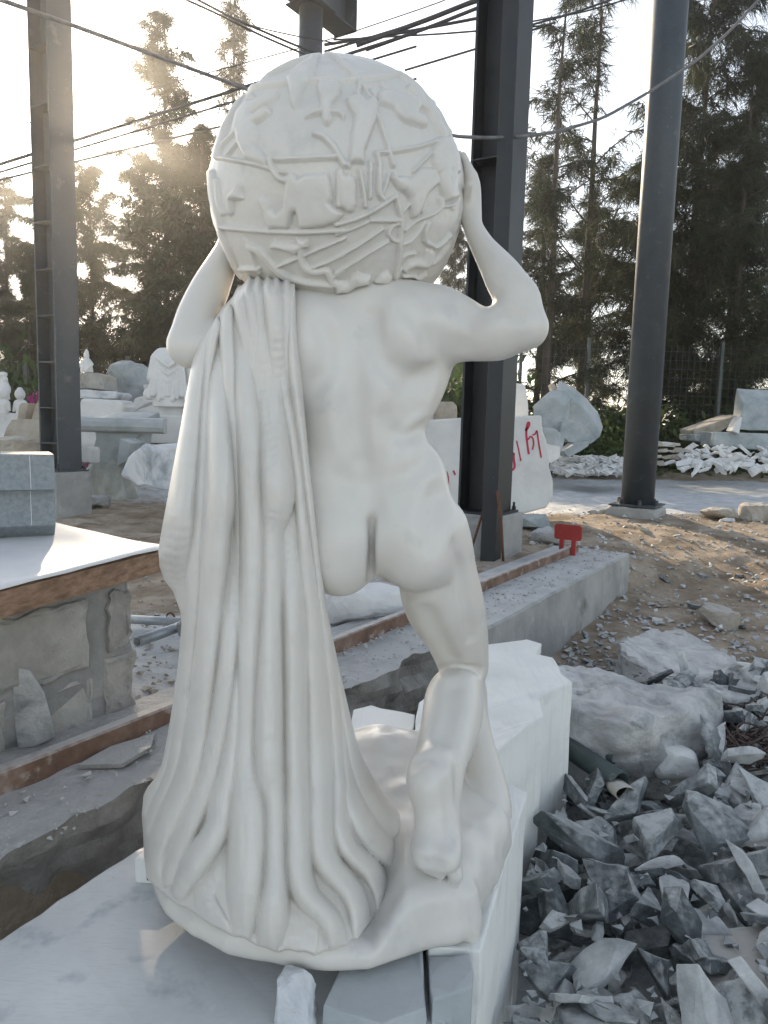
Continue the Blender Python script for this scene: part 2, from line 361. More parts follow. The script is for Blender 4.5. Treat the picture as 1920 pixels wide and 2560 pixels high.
# ---- body
f = Field((-.58, 1.22, .10), (.48, 2.12, 1.78), .0052)
secs = [  # v, u_left, u_right, y centre, half depth
    (640, 640, 900, 1.60, .085), (680, 600, 935, 1.60, .105), (730, 585, 948, 1.60, .120), (775, 585, 951, 1.60, .125), (830, 595, 945, 1.595, .122),
    (880, 610, 927, 1.59, .112), (915, 625, 908, 1.585, .104), (940, 630, 908, 1.583, .102), (965, 630, 922, 1.583, .102), (1000, 628, 938, 1.585, .104),
    (1050, 622, 951, 1.585, .110), (1110, 612, 968, 1.59, .112), (1170, 608, 985, 1.60, .108), (1215, 640, 985, 1.61, .085)]
zz, xl, xr, yy, hd = [], [], [], [], []
for v, ul, ur, y, h_ in secs:
    a = aty(ul, v, y); b = aty(ur, v, y); zz.append((a[2] + b[2]) / 2); xl.append(a[0]); xr.append(b[0]); yy.append(y); hd.append(h_)
zz, xl, xr, yy, hd = [np.array(q)[::-1] for q in (zz, xl, xr, yy, hd)]
sl_, X, Y, Z = f.box((-.35, 1.4, zz[0]), (.3, 1.8, zz[-1]), .05)
def smoothcurve(z, a):
    zf = np.linspace(zz[0] - .06, zz[-1] + .06, 400); q = np.interp(zf, zz, a); kq = np.ones(13) / 13
    q = np.convolve(np.pad(q, 6, 'edge'), kq, 'valid'); return np.interp(z, zf, q)
cx = smoothcurve(Z, (xl + xr) / 2); hw = smoothcurve(Z, (xr - xl) / 2); cy = smoothcurve(Z, yy); hdz = smoothcurve(Z, hd)
e = ((np.abs(X - cx) / hw) ** 2.5 + (np.abs(Y - cy) / hdz) ** 2.5) ** .4
d = (e - 1) * np.minimum(hw, hdz) * .95
capd = np.maximum(Z - (zz[-1] - .02), (zz[0]) - Z)
q1 = d + .05; q2 = capd + .05
d = np.minimum(np.maximum(q1, q2), 0) + np.sqrt(np.maximum(q1, 0) ** 2 + np.maximum(q2, 0) ** 2) - .05
f.put(sl_, d.astype(np.float32), .02)
def ell_px(u, v, y, ru, ry, rv, k, op='put', rot=None):
    f.ell(aty(u, v, y), (PX(ru, y), ry, PX(rv, y)), rot, k, op)
# neck, head bent forward under the globe
chain_px(f, [(770, 690, 1.62, 70), (775, 700, 1.74, 52), (785, 720, 1.84, 46)], .05)
f.ell(aty(790, 735, 1.93), (.072, .10, .095), None, .03); f.ell(aty(795, 775, 2.01), (.05, .05, .06), None, .03)
f.ell(aty(792, 745, 2.035), (.014, .022, .02), None, .012)
# shoulder girdle and back muscles
ell_px(665, 700, 1.585, 75, .085, 75, .05)
ell_px(878, 715, 1.526, 60, .066, 80, .04, rot=Matrix.Rotation(R(-12), 4, 'Y'))          # right shoulder blade
ell_px(672, 745, 1.530, 50, .060, 80, .04, rot=Matrix.Rotation(R(14), 4, 'Y'))
chain_px(f, [(800, 665, 1.575, 60), (850, 655, 1.58, 55), (925, 672, 1.585, 52)], .05)   # trapezius
chain_px(f, [(930, 790, 1.59, 38), (900, 850, 1.575, 42), (850, 910, 1.555, 42)], .05)     # flank
for q in (-1, 1):
    uc = 768; chain_px(f, [(uc + q * 44, 800, 1.535, 40), (uc + 4 + q * 42, 880, 1.530, 42), (uc + 16 + q * 40, 960, 1.530, 42), (uc + 26 + q * 40, 1020, 1.535, 38)], .05)
# waist crease on the right, hip
ell_px(890, 1030, 1.585, 60, .085, 60, .06)
ell_px(690, 1040, 1.585, 60, .085, 60, .06)
# buttocks
ell_px(893, 1160, 1.560, 92, .112, 104, .05, rot=Matrix.Rotation(R(8), 4, 'Y'))
ell_px(728, 1172, 1.558, 84, .108, 106, .05)
ell_px(905, 1205, 1.565, 72, .100, 66, .03); ell_px(738, 1215, 1.565, 66, .096, 68, .03)
# right thigh, kneeling
chain_px(f, [(925, 1180, 1.600, 72), (938, 1250, 1.640, 80), (950, 1302, 1.685, 84), (980, 1366, 1.745, 66), (998, 1437, 1.80, 51), (1002, 1500, 1.86, 46), (1010, 1560, 1.90, 44)], .035)
chain_px(f, [(975, 1130, 1.575, 22), (990, 1210, 1.62, 26), (1010, 1300, 1.67, 28), (1020, 1380, 1.74, 24), (1022, 1440, 1.79, 22)], .05)   # outer thigh muscle
# knee support: rock rising from the plinth to the thigh
chain_px(f, [(1012, 1500, 1.84, 34), (1034, 1600, 1.80, 32), (1048, 1660, 1.77, 38), (1055, 1725, 1.74, 52), (1050, 1760, 1.72, 60)], .03)
# calf and ankle
chain_px(f, [(990, 1468, 1.735, 42), (977, 1505, 1.690, 63), (974, 1545, 1.64, 64), (964, 1590, 1.575, 61), (948, 1630, 1.52, 54), (938, 1662, 1.475, 49)], .022)
chain_px(f, [(1010, 1490, 1.74, 34), (1008, 1545, 1.67, 34), (996, 1600, 1.59, 30), (972, 1650, 1.49, 22)], .03)
# right foot standing on its toes, sole towards us
chain_px(f, [(938, 1640, 1.475, 36), (928, 1665, 1.440, 42), (932, 1700, 1.425, 44), (938, 1740, 1.415, 46), (940, 1790, 1.398, 48), (942, 1835, 1.378, 48)], .018)
ell_px(926, 1684, 1.432, 46, .055, 54, .03, rot=Matrix.Rotation(R(10), 4, 'Y'))                  # heel
chain_px(f, [(962, 1655, 1.49, 27), (966, 1720, 1.452, 27), (970, 1790, 1.412, 29), (972, 1840, 1.385, 29)], .02)   # outer edge
ell_px(916, 1838, 1.366, 31, .040, 36, .018); ell_px(965, 1846, 1.360, 33, .040, 36, .018)        # ball of the foot
chain_px(f, [(950, 1735, 1.350, 7), (954, 1785, 1.338, 6)], .04, 'cut')
chain_px(f, [(940, 1835, 1.328, 3), (941, 1868, 1.322, 3)], .02, 'cut')
for i, (u, v, r) in enumerate([(900, 1866, 9), (917, 1876, 10), (934, 1882, 11), (952, 1886, 12), (984, 1893, 18)]):
    chain_px(f, [(u - 2, v - 22, 1.380, r + 1), (u, v - 6, 1.352, r), (u + 1, v + 3, 1.362, r - 1)], .005)
# tendon and the crease behind the knee
chain_px(f, [(972, 1610, 1.545, 34), (968, 1650, 1.50, 30), (966, 1700, 1.465, 28)], .03)
# left thigh raised forward, shin and foot (hidden behind the cloth)
f.chain([(-.10, 1.62, .80), (-.17, 1.80, .78), (-.22, 1.96, .76)], [.095, .085, .068], .04)
f.chain([(-.22, 1.96, .75), (-.22, 1.93, .55), (-.22, 1.90, .28)], [.065, .058, .042], .03)
f.chain([(-.22, 1.86, .23), (-.21, 1.96, .22)], [.045, .038], .03)
# right arm
chain_px(f, [(905, 688, 1.585, 58), (945, 700, 1.575, 66), (1000, 709, 1.555, 57), (1050, 722, 1.535, 50), (1100, 722, 1.515, 46), (1137, 712, 1.505, 41)], .03)
chain_px(f, [(955, 735, 1.57, 40), (1010, 735, 1.545, 38), (1070, 735, 1.52, 36)], .03)
ell_px(958, 688, 1.565, 58, .060, 50, .04, rot=Matrix.Rotation(R(10), 4, 'Y'))
chain_px(f, [(1139, 704, 1.505, 40), (1122, 655, 1.520, 43), (1094, 608, 1.540, 43), (1066, 565, 1.59, 33), (1045, 537, 1.615, 26), (1022, 495, 1.65, 21), (1016, 470, 1.668, 20)], .022)
chain_px(f, [(1085, 700, 1.50, 26), (1128, 640, 1.51, 20)], .04)
def gtouch(n_, off):
    m_ = np.asarray(n_) / GS; return gc + m_ / np.linalg.norm(m_) * (GR + off) * GS
# right hand: palm on the globe's side, fingers lying over its far edge
gc = aty(731, 433, 1.69); GR = .2805; GS = np.array([1., 1., 1.])
chain_px(f, [(1016, 470, 1.668, 19), (1018, 440, 1.675, 21), (1018, 405, 1.680, 21), (1014, 382, 1.683, 18)], .015)
chain_px(f, [(1016, 465, 1.685, 16), (1012, 430, 1.705, 18), (1008, 395, 1.725, 16)], .02)
for i, (dy, ln) in enumerate([(-.012, .8), (.015, .95), (.042, 1.0), (.067, .85)]):
    pts = [aty(1017 - 3 * i, 388 + 3 * i, 1.678 + dy), aty(1012 - 4 * i, 362 + 2 * i, 1.682 + dy * 1.05)]
    tip = np.array(aty(996 - 4 * i, 362 - 34 * ln, 1.695 + dy * 1.15)); n_ = tip - gc; tip = gtouch(n_, .006)
    f.chain([pts[0], pts[1], tip], [.0125, .0105, .0082], .004)
t0 = aty(1003, 440, 1.665); n_ = np.array(aty(990, 400, 1.625)) - gc
f.chain([t0, gtouch(n_, .008)], [.014, .009], .01)
# left arm
chain_px(f, [(620, 690, 1.58, 56), (560, 715, 1.57, 54), (480, 742, 1.565, 46), (410, 752, 1.56, 41)], .03)
chain_px(f, [(406, 742, 1.56, 41), (424, 688, 1.585, 43), (452, 628, 1.63, 41), (478, 574, 1.69, 32), (494, 536, 1.74, 24), (498, 505, 1.77, 22)], .022)
chain_px(f, [(498, 505, 1.77, 22), (492, 470, 1.80, 24), (490, 440, 1.81, 22)], .015)
for i, (dy, ln) in enumerate([(-.035, .8), (-.012, .95), (.012, 1.0), (.034, .85)]):
    a = aty(490 + 2 * i, 432, 1.81 + dy); b = aty(496 + 2 * i, 402, 1.825 + dy)
    tip = np.array(aty(520 + 2 * i, 395 - 30 * ln, 1.84 + dy)); n_ = tip - gc; tip = gtouch(n_, .006)
    f.chain([a, b, tip], [.012, .011, .0085], .007)
# carved lines that follow the surface
def front_y(u, v):
    d_ = ray(u, v); ys = np.linspace(1.22, 2.05, 420); P = CC + d_[None, :] * (ys / d_[1])[:, None]
    ix = np.round((P - f.lo) / f.h).astype(int); ok = ((ix >= 0) & (ix < f.n)).all(1); val = np.full(len(ys), .09)
    val[ok] = f.d[tuple(ix[ok].T)]; k = np.argmax(val < 0)
    if not (val < 0).any(): return None
    return ys[k]
def carve(pts, r, depth, k, op='cut'):
    """groove (cut) or ridge (put) of radius r px along the visible surface"""
    P = np.array(pts, float); t = np.r_[0, np.cumsum(np.hypot(*np.diff(P[:, :2], axis=0).T))]; tt = np.linspace(0, t[-1], max(4, int(t[-1] / 9)))
    C, Rr = [], []; n_ = len(tt)
    for i, q in enumerate(tt):
        u, v = np.interp(q, t, P[:, 0]), np.interp(q, t, P[:, 1]); y = front_y(u, v)
        if y is None: continue
        tp = min(1, (i + .6) / 3, (n_ - i - .4) / 3); rm = PX(r, y); dp = depth * tp
        C.append(aty(u, v, y + dp - rm if op == 'cut' else y - dp + rm)); Rr.append(rm)
    if len(C) > 2:
        C = np.array(C)
        for _ in range(2): C[1:-1] = .25 * C[:-2] + .5 * C[1:-1] + .25 * C[2:]
        f.chain(C, Rr, k, op)
carve([(784, 668), (766, 720), (760, 800), (764, 880), (774, 960), (788, 1030)], 24, .013, .03)                 # spine
carve([(800, 690), (806, 735), (826, 785), (872, 815), (925, 812)], 15, .009, .03)                              # under the right shoulder blade
carve([(872, 655), (912, 700), (935, 745)], 14, .006, .03)                                                     # between blade and deltoid
carve([(690, 690), (712, 740), (708, 800), (672, 835)], 15, .008, .03)
carve([(838, 905), (850, 960), (835, 1010)], 16, .006, .03)                                                    # edge of the back muscle
carve([(912, 925), (890, 940), (860, 945)], 9, .010, .02)                                                      # waist crease
carve([(935, 985), (905, 1015), (870, 1030)], 12, .005, .03)
for k in range(4): carve([(935 - 7 * k, 800 + 27 * k), (900 - 6 * k, 815 + 30 * k), (868 - 3 * k, 838 + 30 * k)], 8, .0035, .02)   # ribs
for q in (752, 826): carve([(q - 6, 1034), (q, 1040), (q + 6, 1044)], 16, .006, .03)                            # sacral dimples
carve([(797, 1052), (800, 1090), (802, 1120)], 18, .008, .03)
for r_, dp_ in ((9, .007), (7, .007), (6, .007), (5, .006), (5, .005)):                                       # cleft, cut in passes
    carve([(803, 1100 + 3 * (13 - r_)), (803, 1150), (802, 1205), (800, 1258)], r_, dp_, .008)
carve([(806, 1262), (850, 1284), (905, 1288), (960, 1276)], 9, .010, .014)                                     # fold under the right buttock
carve([(955, 1075), (940, 1120), (938, 1170)], 20, .006, .04)                                                  # hollow of the hip
carve([(985, 1180), (1000, 1250), (1014, 1320), (1022, 1380)], 9, .006, .02)                                   # outer thigh
carve([(925, 1330), (955, 1390), (975, 1430)], 12, .005, .03)
carve([(950, 1444), (980, 1438), (1020, 1442), (1040, 1452)], 7, .014, .012)                                   # back of the knee
carve([(978, 1480), (972, 1540), (958, 1590)], 14, .004, .03)
carve([(895, 1648), (925, 1632), (955, 1640)], 9, .005, .02)                                                   # above the heel
carve([(968, 1700), (975, 1760), (978, 1810)], 10, .006, .02)
carve([(900, 1858), (930, 1868), (962, 1872)], 7, .007, .012)                                                  # line of the toes
carve([(1072, 668), (1100, 676), (1125, 690)], 7, .008, .012)                                                  # crook of the elbow
carve([(985, 660), (1010, 700), (1000, 745)], 13, .004, .03)                                                   # deltoid
# blend where the figure grows out of the plinth
sl_, X, Y, Z = f.box((-.56, 1.2, .10), (.45, 2.1, .30), 0)
f.put(sl_, plinth_d(X, Y, Z, .012).astype(np.float32), .03)
V, Q = f.mesh(3)
obj('figure', V, Q, M['statue'], statue, True)
# ---- drapery: every fold is a tapering tube along a line, smooth-joined
def D1(x, y): return 311 + x * .2604, 587.5 + y * .2604
def D2(x, y): return 311 + x * .3125, 1123.2 + y * .3125
def D3(x, y): return 293.8 + x * .3906, 1555.2 + y * .3906
KS = (.2604, .3125, .3906)
vk = [590, 640, 720, 800, 1000, 1200, 1400, 1600, 1700, 1800, 1900, 2000, 2070]
yfk = [1.520, 1.478, 1.452, 1.442, 1.425, 1.410, 1.390, 1.362, 1.340, 1.310, 1.276, 1.244, 1.222]     # front line of the cloth
uck = [560, 560, 555, 550, 530, 525, 540, 555, 560, 570, 580, 600, 610]
hwk = [90, 90, 120, 140, 165, 185, 175, 205, 240, 285, 300, 310, 300]
sdk = [.04, .05, .09, .11, .13, .13, .13, .16, .19, .22, .22, .20, .16]
def ysurf(u, v):
    return float(np.interp(v, vk, yfk) + np.interp(v, vk, sdk) * (abs(u - np.interp(v, vk, uck)) / np.interp(v, vk, hwk)) ** 2.0)
folds = [  # lists of (x, y, r) in three tracing sheets
 ([(545,400,35),(460,560,60),(415,800,75),(370,1150,85),(335,1450,100),(300,1750,110),(260,2050,130),(248,2190,135)], [(195,200,104),(200,320,86),(240,440,40),(250,600,24)], []),
 ([(580,430,45),(545,600,50),(510,850,32),(490,1150,35),(480,1450,40),(465,1750,45),(440,2050,50)], [(365,0,40),(355,200,44),(340,450,48),(315,750,46),(287,1050,42),(255,1350,40),(225,1550,38),(190,1750,40),(130,1900,48),(75,2030,52),(48,2150,54)], [(60,600,34),(70,660,30)]),
 ([], [(285,620,16),(262,800,17),(240,1050,20),(215,1250,22),(180,1550,26),(130,1730,34),(60,1830,45),(20,1950,40)], [(52,400,26),(52,520,26)]),
 ([(600,550,45),(595,800,55),(600,1100,75),(610,1400,90),(620,1700,105),(615,2000,115)], [(490,0,90),(480,300,82),(450,600,70),(425,900,70),(390,1200,72),(350,1500,74),(310,1720,76),(240,1900,80),(160,2050,80)], [(150,600,66),(100,700,55),(85,830,45),(110,900,35)]),
 ([], [(600,350,50),(590,600,66),(575,900,60),(540,1200,60),(495,1500,66),(440,1750,68),(370,1950,72),(290,2100,72)], [(235,690,52),(185,800,46),(165,880,38)]),
 ([(680,330,45),(675,500,52),(690,750,48),(705,1000,42),(730,1250,35),(755,1550,30),(770,1850,28),(780,2150,30)], [(655,100,20),(655,350,16)], []),
 ([], [(672,700,20),(660,850,30),(645,1050,30),(625,1350,38),(600,1600,50),(565,1800,65),(510,2000,80)], [(470,560,56),(400,680,66),(310,800,66),(262,880,58),(240,950,38)]),
 ([(790,450,45),(800,700,50),(830,950,70),(855,1250,85),(870,1550,88),(885,1850,90)], [(745,0,75),(748,300,74),(738,600,70),(722,900,68),(712,1200,64),(700,1450,66),(690,1750,78)], [(612,400,84),(608,650,92),(600,800,90),(598,950,86),(590,1080,70),(585,1160,50)]),
 ([(1000,950,80),(1040,1150,95),(1070,1400,105),(1090,1700,115),(1110,2000,115)], [(880,0,60),(880,300,62),(880,600,66),(870,900,75),(860,1200,85),(860,1500,88),(860,1800,88)], [(765,420,56),(765,600,54),(768,800,54),(765,950,66),(745,1100,80),(735,1200,60)]),
 ([], [(1000,0,62),(1010,300,65),(1030,600,68),(1040,900,72),(1045,1200,72),(1045,1500,72),(1050,1800,72)], [(885,300,58),(888,600,60),(895,850,62),(912,955,64),(960,1020,58),(1040,1060,54),(1090,1130,54),(1110,1220,48)]),
 ([(1150,700,50),(1190,1050,35),(1220,1250,40),(1260,1500,42),(1290,1800,45),(1310,2100,45)], [(1095,0,36),(1118,300,48),(1155,600,52),(1180,900,62),(1203,1200,76),(1210,1500,80),(1215,1800,80)], [(1015,300,64),(1015,600,66),(1028,760,68),(1075,840,64),(1145,890,60),(1205,960,56),(1236,1060,50),(1245,1180,44)]),
 ([(1230,130,40),(1235,400,40),(1235,650,40),(1250,850,42),(1280,1050,45),(1310,1300,42),(1345,1600,42),(1375,1900,42)], [(1165,0,30),(1200,300,28),(1235,600,26),(1275,900,36),(1312,1200,36),(1335,1500,40),(1352,1800,48)], [(1130,300,46),(1130,550,48),(1138,670,50),(1192,740,54),(1270,800,54),(1335,870,52),(1370,970,48),(1385,1090,42)]),
 ([], [(1280,800,20),(1330,1200,28),(1370,1500,38),(1420,1800,55)], [(1175,380,58),(1250,560,70),(1340,690,72),(1430,760,56),(1475,850,40),(1480,930,34)]),
 ([], [(1225,420,18),(1290,850,25),(1350,1150,30),(1400,1380,35),(1440,1550,40)], [(1195,210,36),(1240,330,46),(1320,480,56),(1420,590,58),(1490,650,50)]),
 ([], [], [(1230,240,20),(1300,330,28),(1370,410,30),(1430,430,26)]),
 ([], [], [(1340,470,26),(1420,500,30),(1490,560,30)]),
 ([], [], [(430,800,48),(390,900,46),(345,980,44),(420,1080,60),(470,1160,50)]),
 ([], [], [(500,880,34),(490,980,38),(500,1100,56)]),
 ([], [], [(930,1080,60),(945,1180,60),(950,1250,44)]),
 ([], [], [(840,1050,60),(850,1200,56)]),
 ([], [], [(1180,1060,40),(1170,1180,44),(1160,1230,40)]),
 ([(780,120,55),(770,220,50),(800,350,45),(850,550,45),(880,750,40),(890,900,45)], [], []),
 ([(850,90,45),(880,250,50),(910,450,45),(930,650,40),(950,850,40)], [], []),
 ([(930,90,50),(960,250,45),(970,450,40),(980,650,60),(1000,900,75)], [], []),
 ([(1060,100,70),(1080,300,75),(1100,550,65),(1110,800,55),(1150,950,45)], [], []),
 ([(1170,100,65),(1180,300,55),(1190,600,45),(1200,800,45),(1240,1000,38)], [], []),
]
def sm01(x): x = np.clip(x, 0, 1); return x * x * (3 - 2 * x)
def ysurf2(u, v):
    uc, hw_ = np.interp(v, vk, uck), np.interp(v, vk, hwk); q = (u - uc) / hw_
    side = np.where(q > 0, np.interp(v, [1150, 1500], [.40, 1.0]), 1.0)
    return np.interp(v, vk, yfk) + np.interp(v, vk, sdk) * side * q * q
nS, nT, nB = 330, 470, 44
oL = np.array([(606, 506), (620, 500), (640, 497), (665, 480), (700, 458), (740, 432), (780, 415), (850, 402), (950, 385), (1030, 370), (1150, 348), (1190, 342), (1225, 345), (1255, 356), (1278, 374), (1300, 382), (1325, 391), (1345, 392), (1420, 386), (1520, 373), (1600, 360), (1650, 350), (1680, 336), (1700, 319), (1718, 310), (1760, 306), (1800, 309), (1850, 311), (1890, 316), (1920, 322), (1960, 337), (2000, 360), (2060, 400)], float)
oR = np.array([(606, 637), (720, 641), (850, 655), (1000, 668), (1200, 690), (1310, 705), (1430, 730), (1560, 760), (1620, 776), (1650, 790), (1690, 812), (1720, 832), (1750, 858), (1775, 880), (1800, 885), (1850, 884), (1900, 876), (1960, 866), (2060, 850)], float)
hemk = ([0, .08, .2, .35, .5, .7, .82, .92, 1.0], [1888, 1940, 1992, 2036, 2052, 2052, 2030, 1962, 1862])
sv = np.linspace(0, 1, nS); tv = np.linspace(0, 1, nT)
hem = np.interp(sv, *hemk) + 4 * np.sin(sv * 33) + 2 * np.sin(sv * 71 + 1)
vtop = 597 + 60 * (np.clip(.30 - sv, 0, 1) / .30) ** 2 + 5 * np.cos(sv * 40); Vv = vtop + tv[:, None] * (hem - vtop)[None, :]
Ul, Ur = np.interp(Vv, oL[:, 0], oL[:, 1]), np.interp(Vv, oR[:, 0], oR[:, 1])
Uu = Ul + (Ur - Ul) * sv[None, :]
Hh = np.zeros_like(Uu) - .0
for fi, (a1, a2, a3) in enumerate(folds):
    pts = [(*D1(x, y), r * KS[0]) for x, y, r in a1] + [(*D2(x, y), r * KS[1]) for x, y, r in a2] + [(*D3(x, y), r * KS[2]) for x, y, r in a3]
    P = np.array(pts); t = np.r_[0, np.cumsum(np.hypot(np.diff(P[:, 0]), np.diff(P[:, 1])))]; tt = np.linspace(0, t[-1], max(3, int(t[-1] / 16)))
    Pc = np.stack([np.interp(tt, t, P[:, i]) for i in range(3)], 1)
    for _ in range(4): Pc[1:-1] = .25 * Pc[:-2] + .5 * Pc[1:-1] + .25 * Pc[2:]
    amp = np.ones(len(Pc))
    if Pc[0, 1] > 700: amp *= sm01((tt + 6) / 230)
    if Pc[-1, 1] < 1500: amp *= sm01((tt[-1] - tt + 6) / 220)
    gain = 2.15 + .40 * math.sin(fi * 2.4)
    for k in range(len(Pc) - 1):
        (ax, ay, r1), (bx, by, r2) = Pc[k], Pc[k + 1]; m_ = max(r1, r2) * 1.4 + 2
        sel = (Uu > min(ax, bx) - m_) & (Uu < max(ax, bx) + m_) & (Vv > min(ay, by) - m_) & (Vv < max(ay, by) + m_)
        if not sel.any(): continue
        px, py = Uu[sel], Vv[sel]; ex, ey = bx - ax, by - ay; l2 = ex * ex + ey * ey + 1e-9
        q = np.clip(((px - ax) * ex + (py - ay) * ey) / l2, 0, 1); dx, dy = px - ax - q * ex, py - ay - q * ey
        d_ = np.hypot(dx, dy); r = r1 + q * (r2 - r1); am = amp[k] + q * (amp[k + 1] - amp[k])
        side = np.sign(ex * dy - ey * dx)                       # + left of the fold as it falls
        d_ = d_ * np.where(side > 0, 1.02, .88)
        hh = gain * r * am * np.sqrt(np.clip(1 - (d_ / (r * 1.18)) ** 2, 0, 1))
        Hh[sel] = np.maximum(Hh[sel], hh)
Hh *= np.interp(hem[None, :] - Vv, [0, 30, 110], [.45, .75, 1.0])
Hh += 1.3 * fbm(np3(Uu / 16, Vv / 90), 3, 31) + .7 * fbm(np3(Uu / 30, Vv / 24), 2, 33)
# soften the creases very slightly
for _ in range(1):
    Hh[1:-1, 1:-1] = .6 * Hh[1:-1, 1:-1] + .1 * (Hh[2:, 1:-1] + Hh[:-2, 1:-1] + Hh[1:-1, 2:] + Hh[1:-1, :-2])
E_ = np.minimum(Uu - Ul, Ur - Uu); eR = np.clip(1 - E_ / 13, 0, 1); round_px = (1 - np.sqrt(1 - np.minimum(eR, 1) ** 2)) * 13
Yb = ysurf2(Uu, Vv); Yy = Yb - (Hh - round_px) * Yb / F
tfade = np.clip((Vv - vtop[None, :]) / 40, 0, 1); Yy = Yy + .085 * (1 - np.sqrt(np.clip(1 - (1 - tfade) ** 2, 0, 1)))
def to3(U_, V_, Y_):
    d_ = np.stack([(U_ - CX) / F, -(V_ - CY) / F, -np.ones_like(U_)], -1) @ CR.T
    return CC + d_ * (Y_ / d_[..., 1])[..., None]
front = to3(Uu, Vv, Yy)
phi = np.linspace(0, math.pi, nB + 2)[1:-1]; w_ = (1 - np.cos(phi)) / 2
Dk = np.interp(Vv[:, :1], [606, 800, 1700, 2050], [.05, .09, .10, .10])
bu = (Ul[:, -1:] + Ur[:, -1:]) / 2; 
bU = Ur[:, -1:] * (1 - w_) + Ul[:, :1] * w_; bV = Vv[:, -1:] * (1 - w_) + Vv[:, :1] * w_; bY = Yy[:, -1:] * (1 - w_) + Yy[:, :1] * w_ + Dk * np.sin(phi)
back = to3(bU, bV, bY)
rows = [np.concatenate([front[i], back[i]]) for i in range(nT)]
for dv, dy in ((3, .003), (5, .010), (6, .022), (6, .05)):            # the hem turns under
    rows.append(np.concatenate([to3(Uu[-1], Vv[-1] + dv, Yy[-1] + dy), back[-1] + np.array([0, 0, -.002 * dv])]))
NC = nS + nB; VV = np.concatenate(rows); nr = len(rows)
ii = np.arange(nr * NC).reshape(nr, NC); a = ii[:-1]; b = np.roll(ii, -1, 1)[:-1]; c_ = np.roll(ii, -1, 1)[1:]; d_ = ii[1:]
fs = np.stack([a, d_, c_, b], -1).reshape(-1, 4).tolist()
VV = np.r_[VV, [rows[0].mean(0)], [rows[-1].mean(0)]]; k0 = nr * NC
fs += [[k0, j, (j + 1) % NC] for j in range(NC)] + [[k0 + 1, (nr - 1) * NC + (j + 1) % NC, (nr - 1) * NC + j] for j in range(NC)]
obj('drapery', VV, fs, M['statue'], statue, True)
# ---- globe with carved constellations
def gA(x, y): return 449.3 + x * .1771, 95.0 + y * .1771
def gB(x, y): return 725.8 + x * .1771, 95.0 + y * .1771
def gC(x, y): return 449.3 + x * .1771, 362.9 + y * .1771
def gD(x, y): return 725.8 + x * .1771, 362.9 + y * .1771
gpoly = [
 (gA, [(520,590),(440,720),(340,830),(310,960),(290,1080),(340,1090),(345,1180),(400,1290),(460,1400),(580,1440),(700,1490),(720,1400),(640,1310),(570,1230),(560,1180),(585,1090),(575,1020),(555,960),(640,920),(745,830),(740,770),(690,770),(560,860),(520,850),(620,780),(720,720),(840,620),(845,570),(800,550),(740,590),(640,660),(500,700),(490,670),(540,620)]),
 (gA, [(960,400),(980,490),(1000,600),(1020,740),(1060,780),(1095,690),(1130,560),(1180,470),(1240,430),(1240,390),(1290,250),(1330,120),(1290,110),(1200,180),(1080,260),(1020,310)]),
 (gA, [(1350,440),(1340,560),(1370,660),(1385,720),(1370,800),(1280,830),(1180,890),(1260,880),(1390,850),(1420,960),(1460,990),(1500,930),(1500,850),(1600,850),(1660,920),(1660,870),(1600,820),(1500,810),(1510,730),(1580,660),(1615,580),(1600,460)]),
 (gB, [(130,670),(160,760),(230,880),(225,960),(200,1080),(190,1200),(170,1360),(160,1450),(340,1450),(340,1300),(400,1150),(440,1040),(480,930),(520,820),(510,720),(450,640),(360,700),(300,640),(290,560),(250,560),(230,640)]),
 (gB, [(520,590),(620,560),(760,600),(900,620),(1000,640),(1060,720),(1020,830),(1100,880),(1130,960),(1080,990),(960,960),(850,930),(760,860),(700,780),(600,740),(530,720)]),
 (gC, [(870,150),(1000,60),(1050,70),(1090,130),(1180,90),(1470,70),(1500,250),(1510,390),(1480,430),(1520,480),(1650,560),(1560,650),(1400,710),(1110,740),(1090,620),(1060,520),(1010,560),(960,730),(740,750),(700,640),(640,480),(620,380),(660,340),(730,390),(760,510),(830,560),(890,500),(920,330),(940,190)]),
 (gD, [(20,40),(70,20),(100,90),(160,80),(220,130),(240,220),(240,440),(210,520),(140,530),(40,450),(30,250)]),
 (gD, [(700,60),(760,120),(830,100),(900,130),(960,90),(1050,0),(1220,0),(1260,90),(1270,180),(1200,240),(1120,320),(1050,470),(1000,580),(930,600),(920,500),(900,360),(840,280),(780,260),(720,190),(690,130)]),
 (gD, [(1270,0),(1480,0),(1500,130),(1490,250),(1520,330),(1440,380),(1340,400),(1310,300),(1290,200)]),
 (gB, [(1290,1150),(1400,1120),(1470,1250),(1520,1400),(1530,1561),(1260,1561),(1220,1440),(1230,1250)]),
 (gD, [(820,1240),(900,1150),(1000,1120),(1080,1140),(1130,1010),(1180,1000),(1200,1040),(1180,1180),(1100,1230),(960,1210),(880,1240),(860,1290)]),
 (gD, [(0,1430),(150,1400),(200,1340),(260,1290),(300,1320),(420,1340),(400,1420),(250,1450),(150,1520),(0,1530)]), (gD, [(480,1400),(560,1320),(640,1280),(690,1340),(640,1430)]),
 (gC, [(250,320),(310,260),(350,190),(385,210),(390,330),(410,370),(280,390),(280,550),(250,580),(235,450),(235,370)]),
 (gC, [(740,980),(790,890),(900,930),(1090,930),(1070,860),(1200,890),(1210,960),(1130,1000),(1060,1060),(900,1010)]),
]
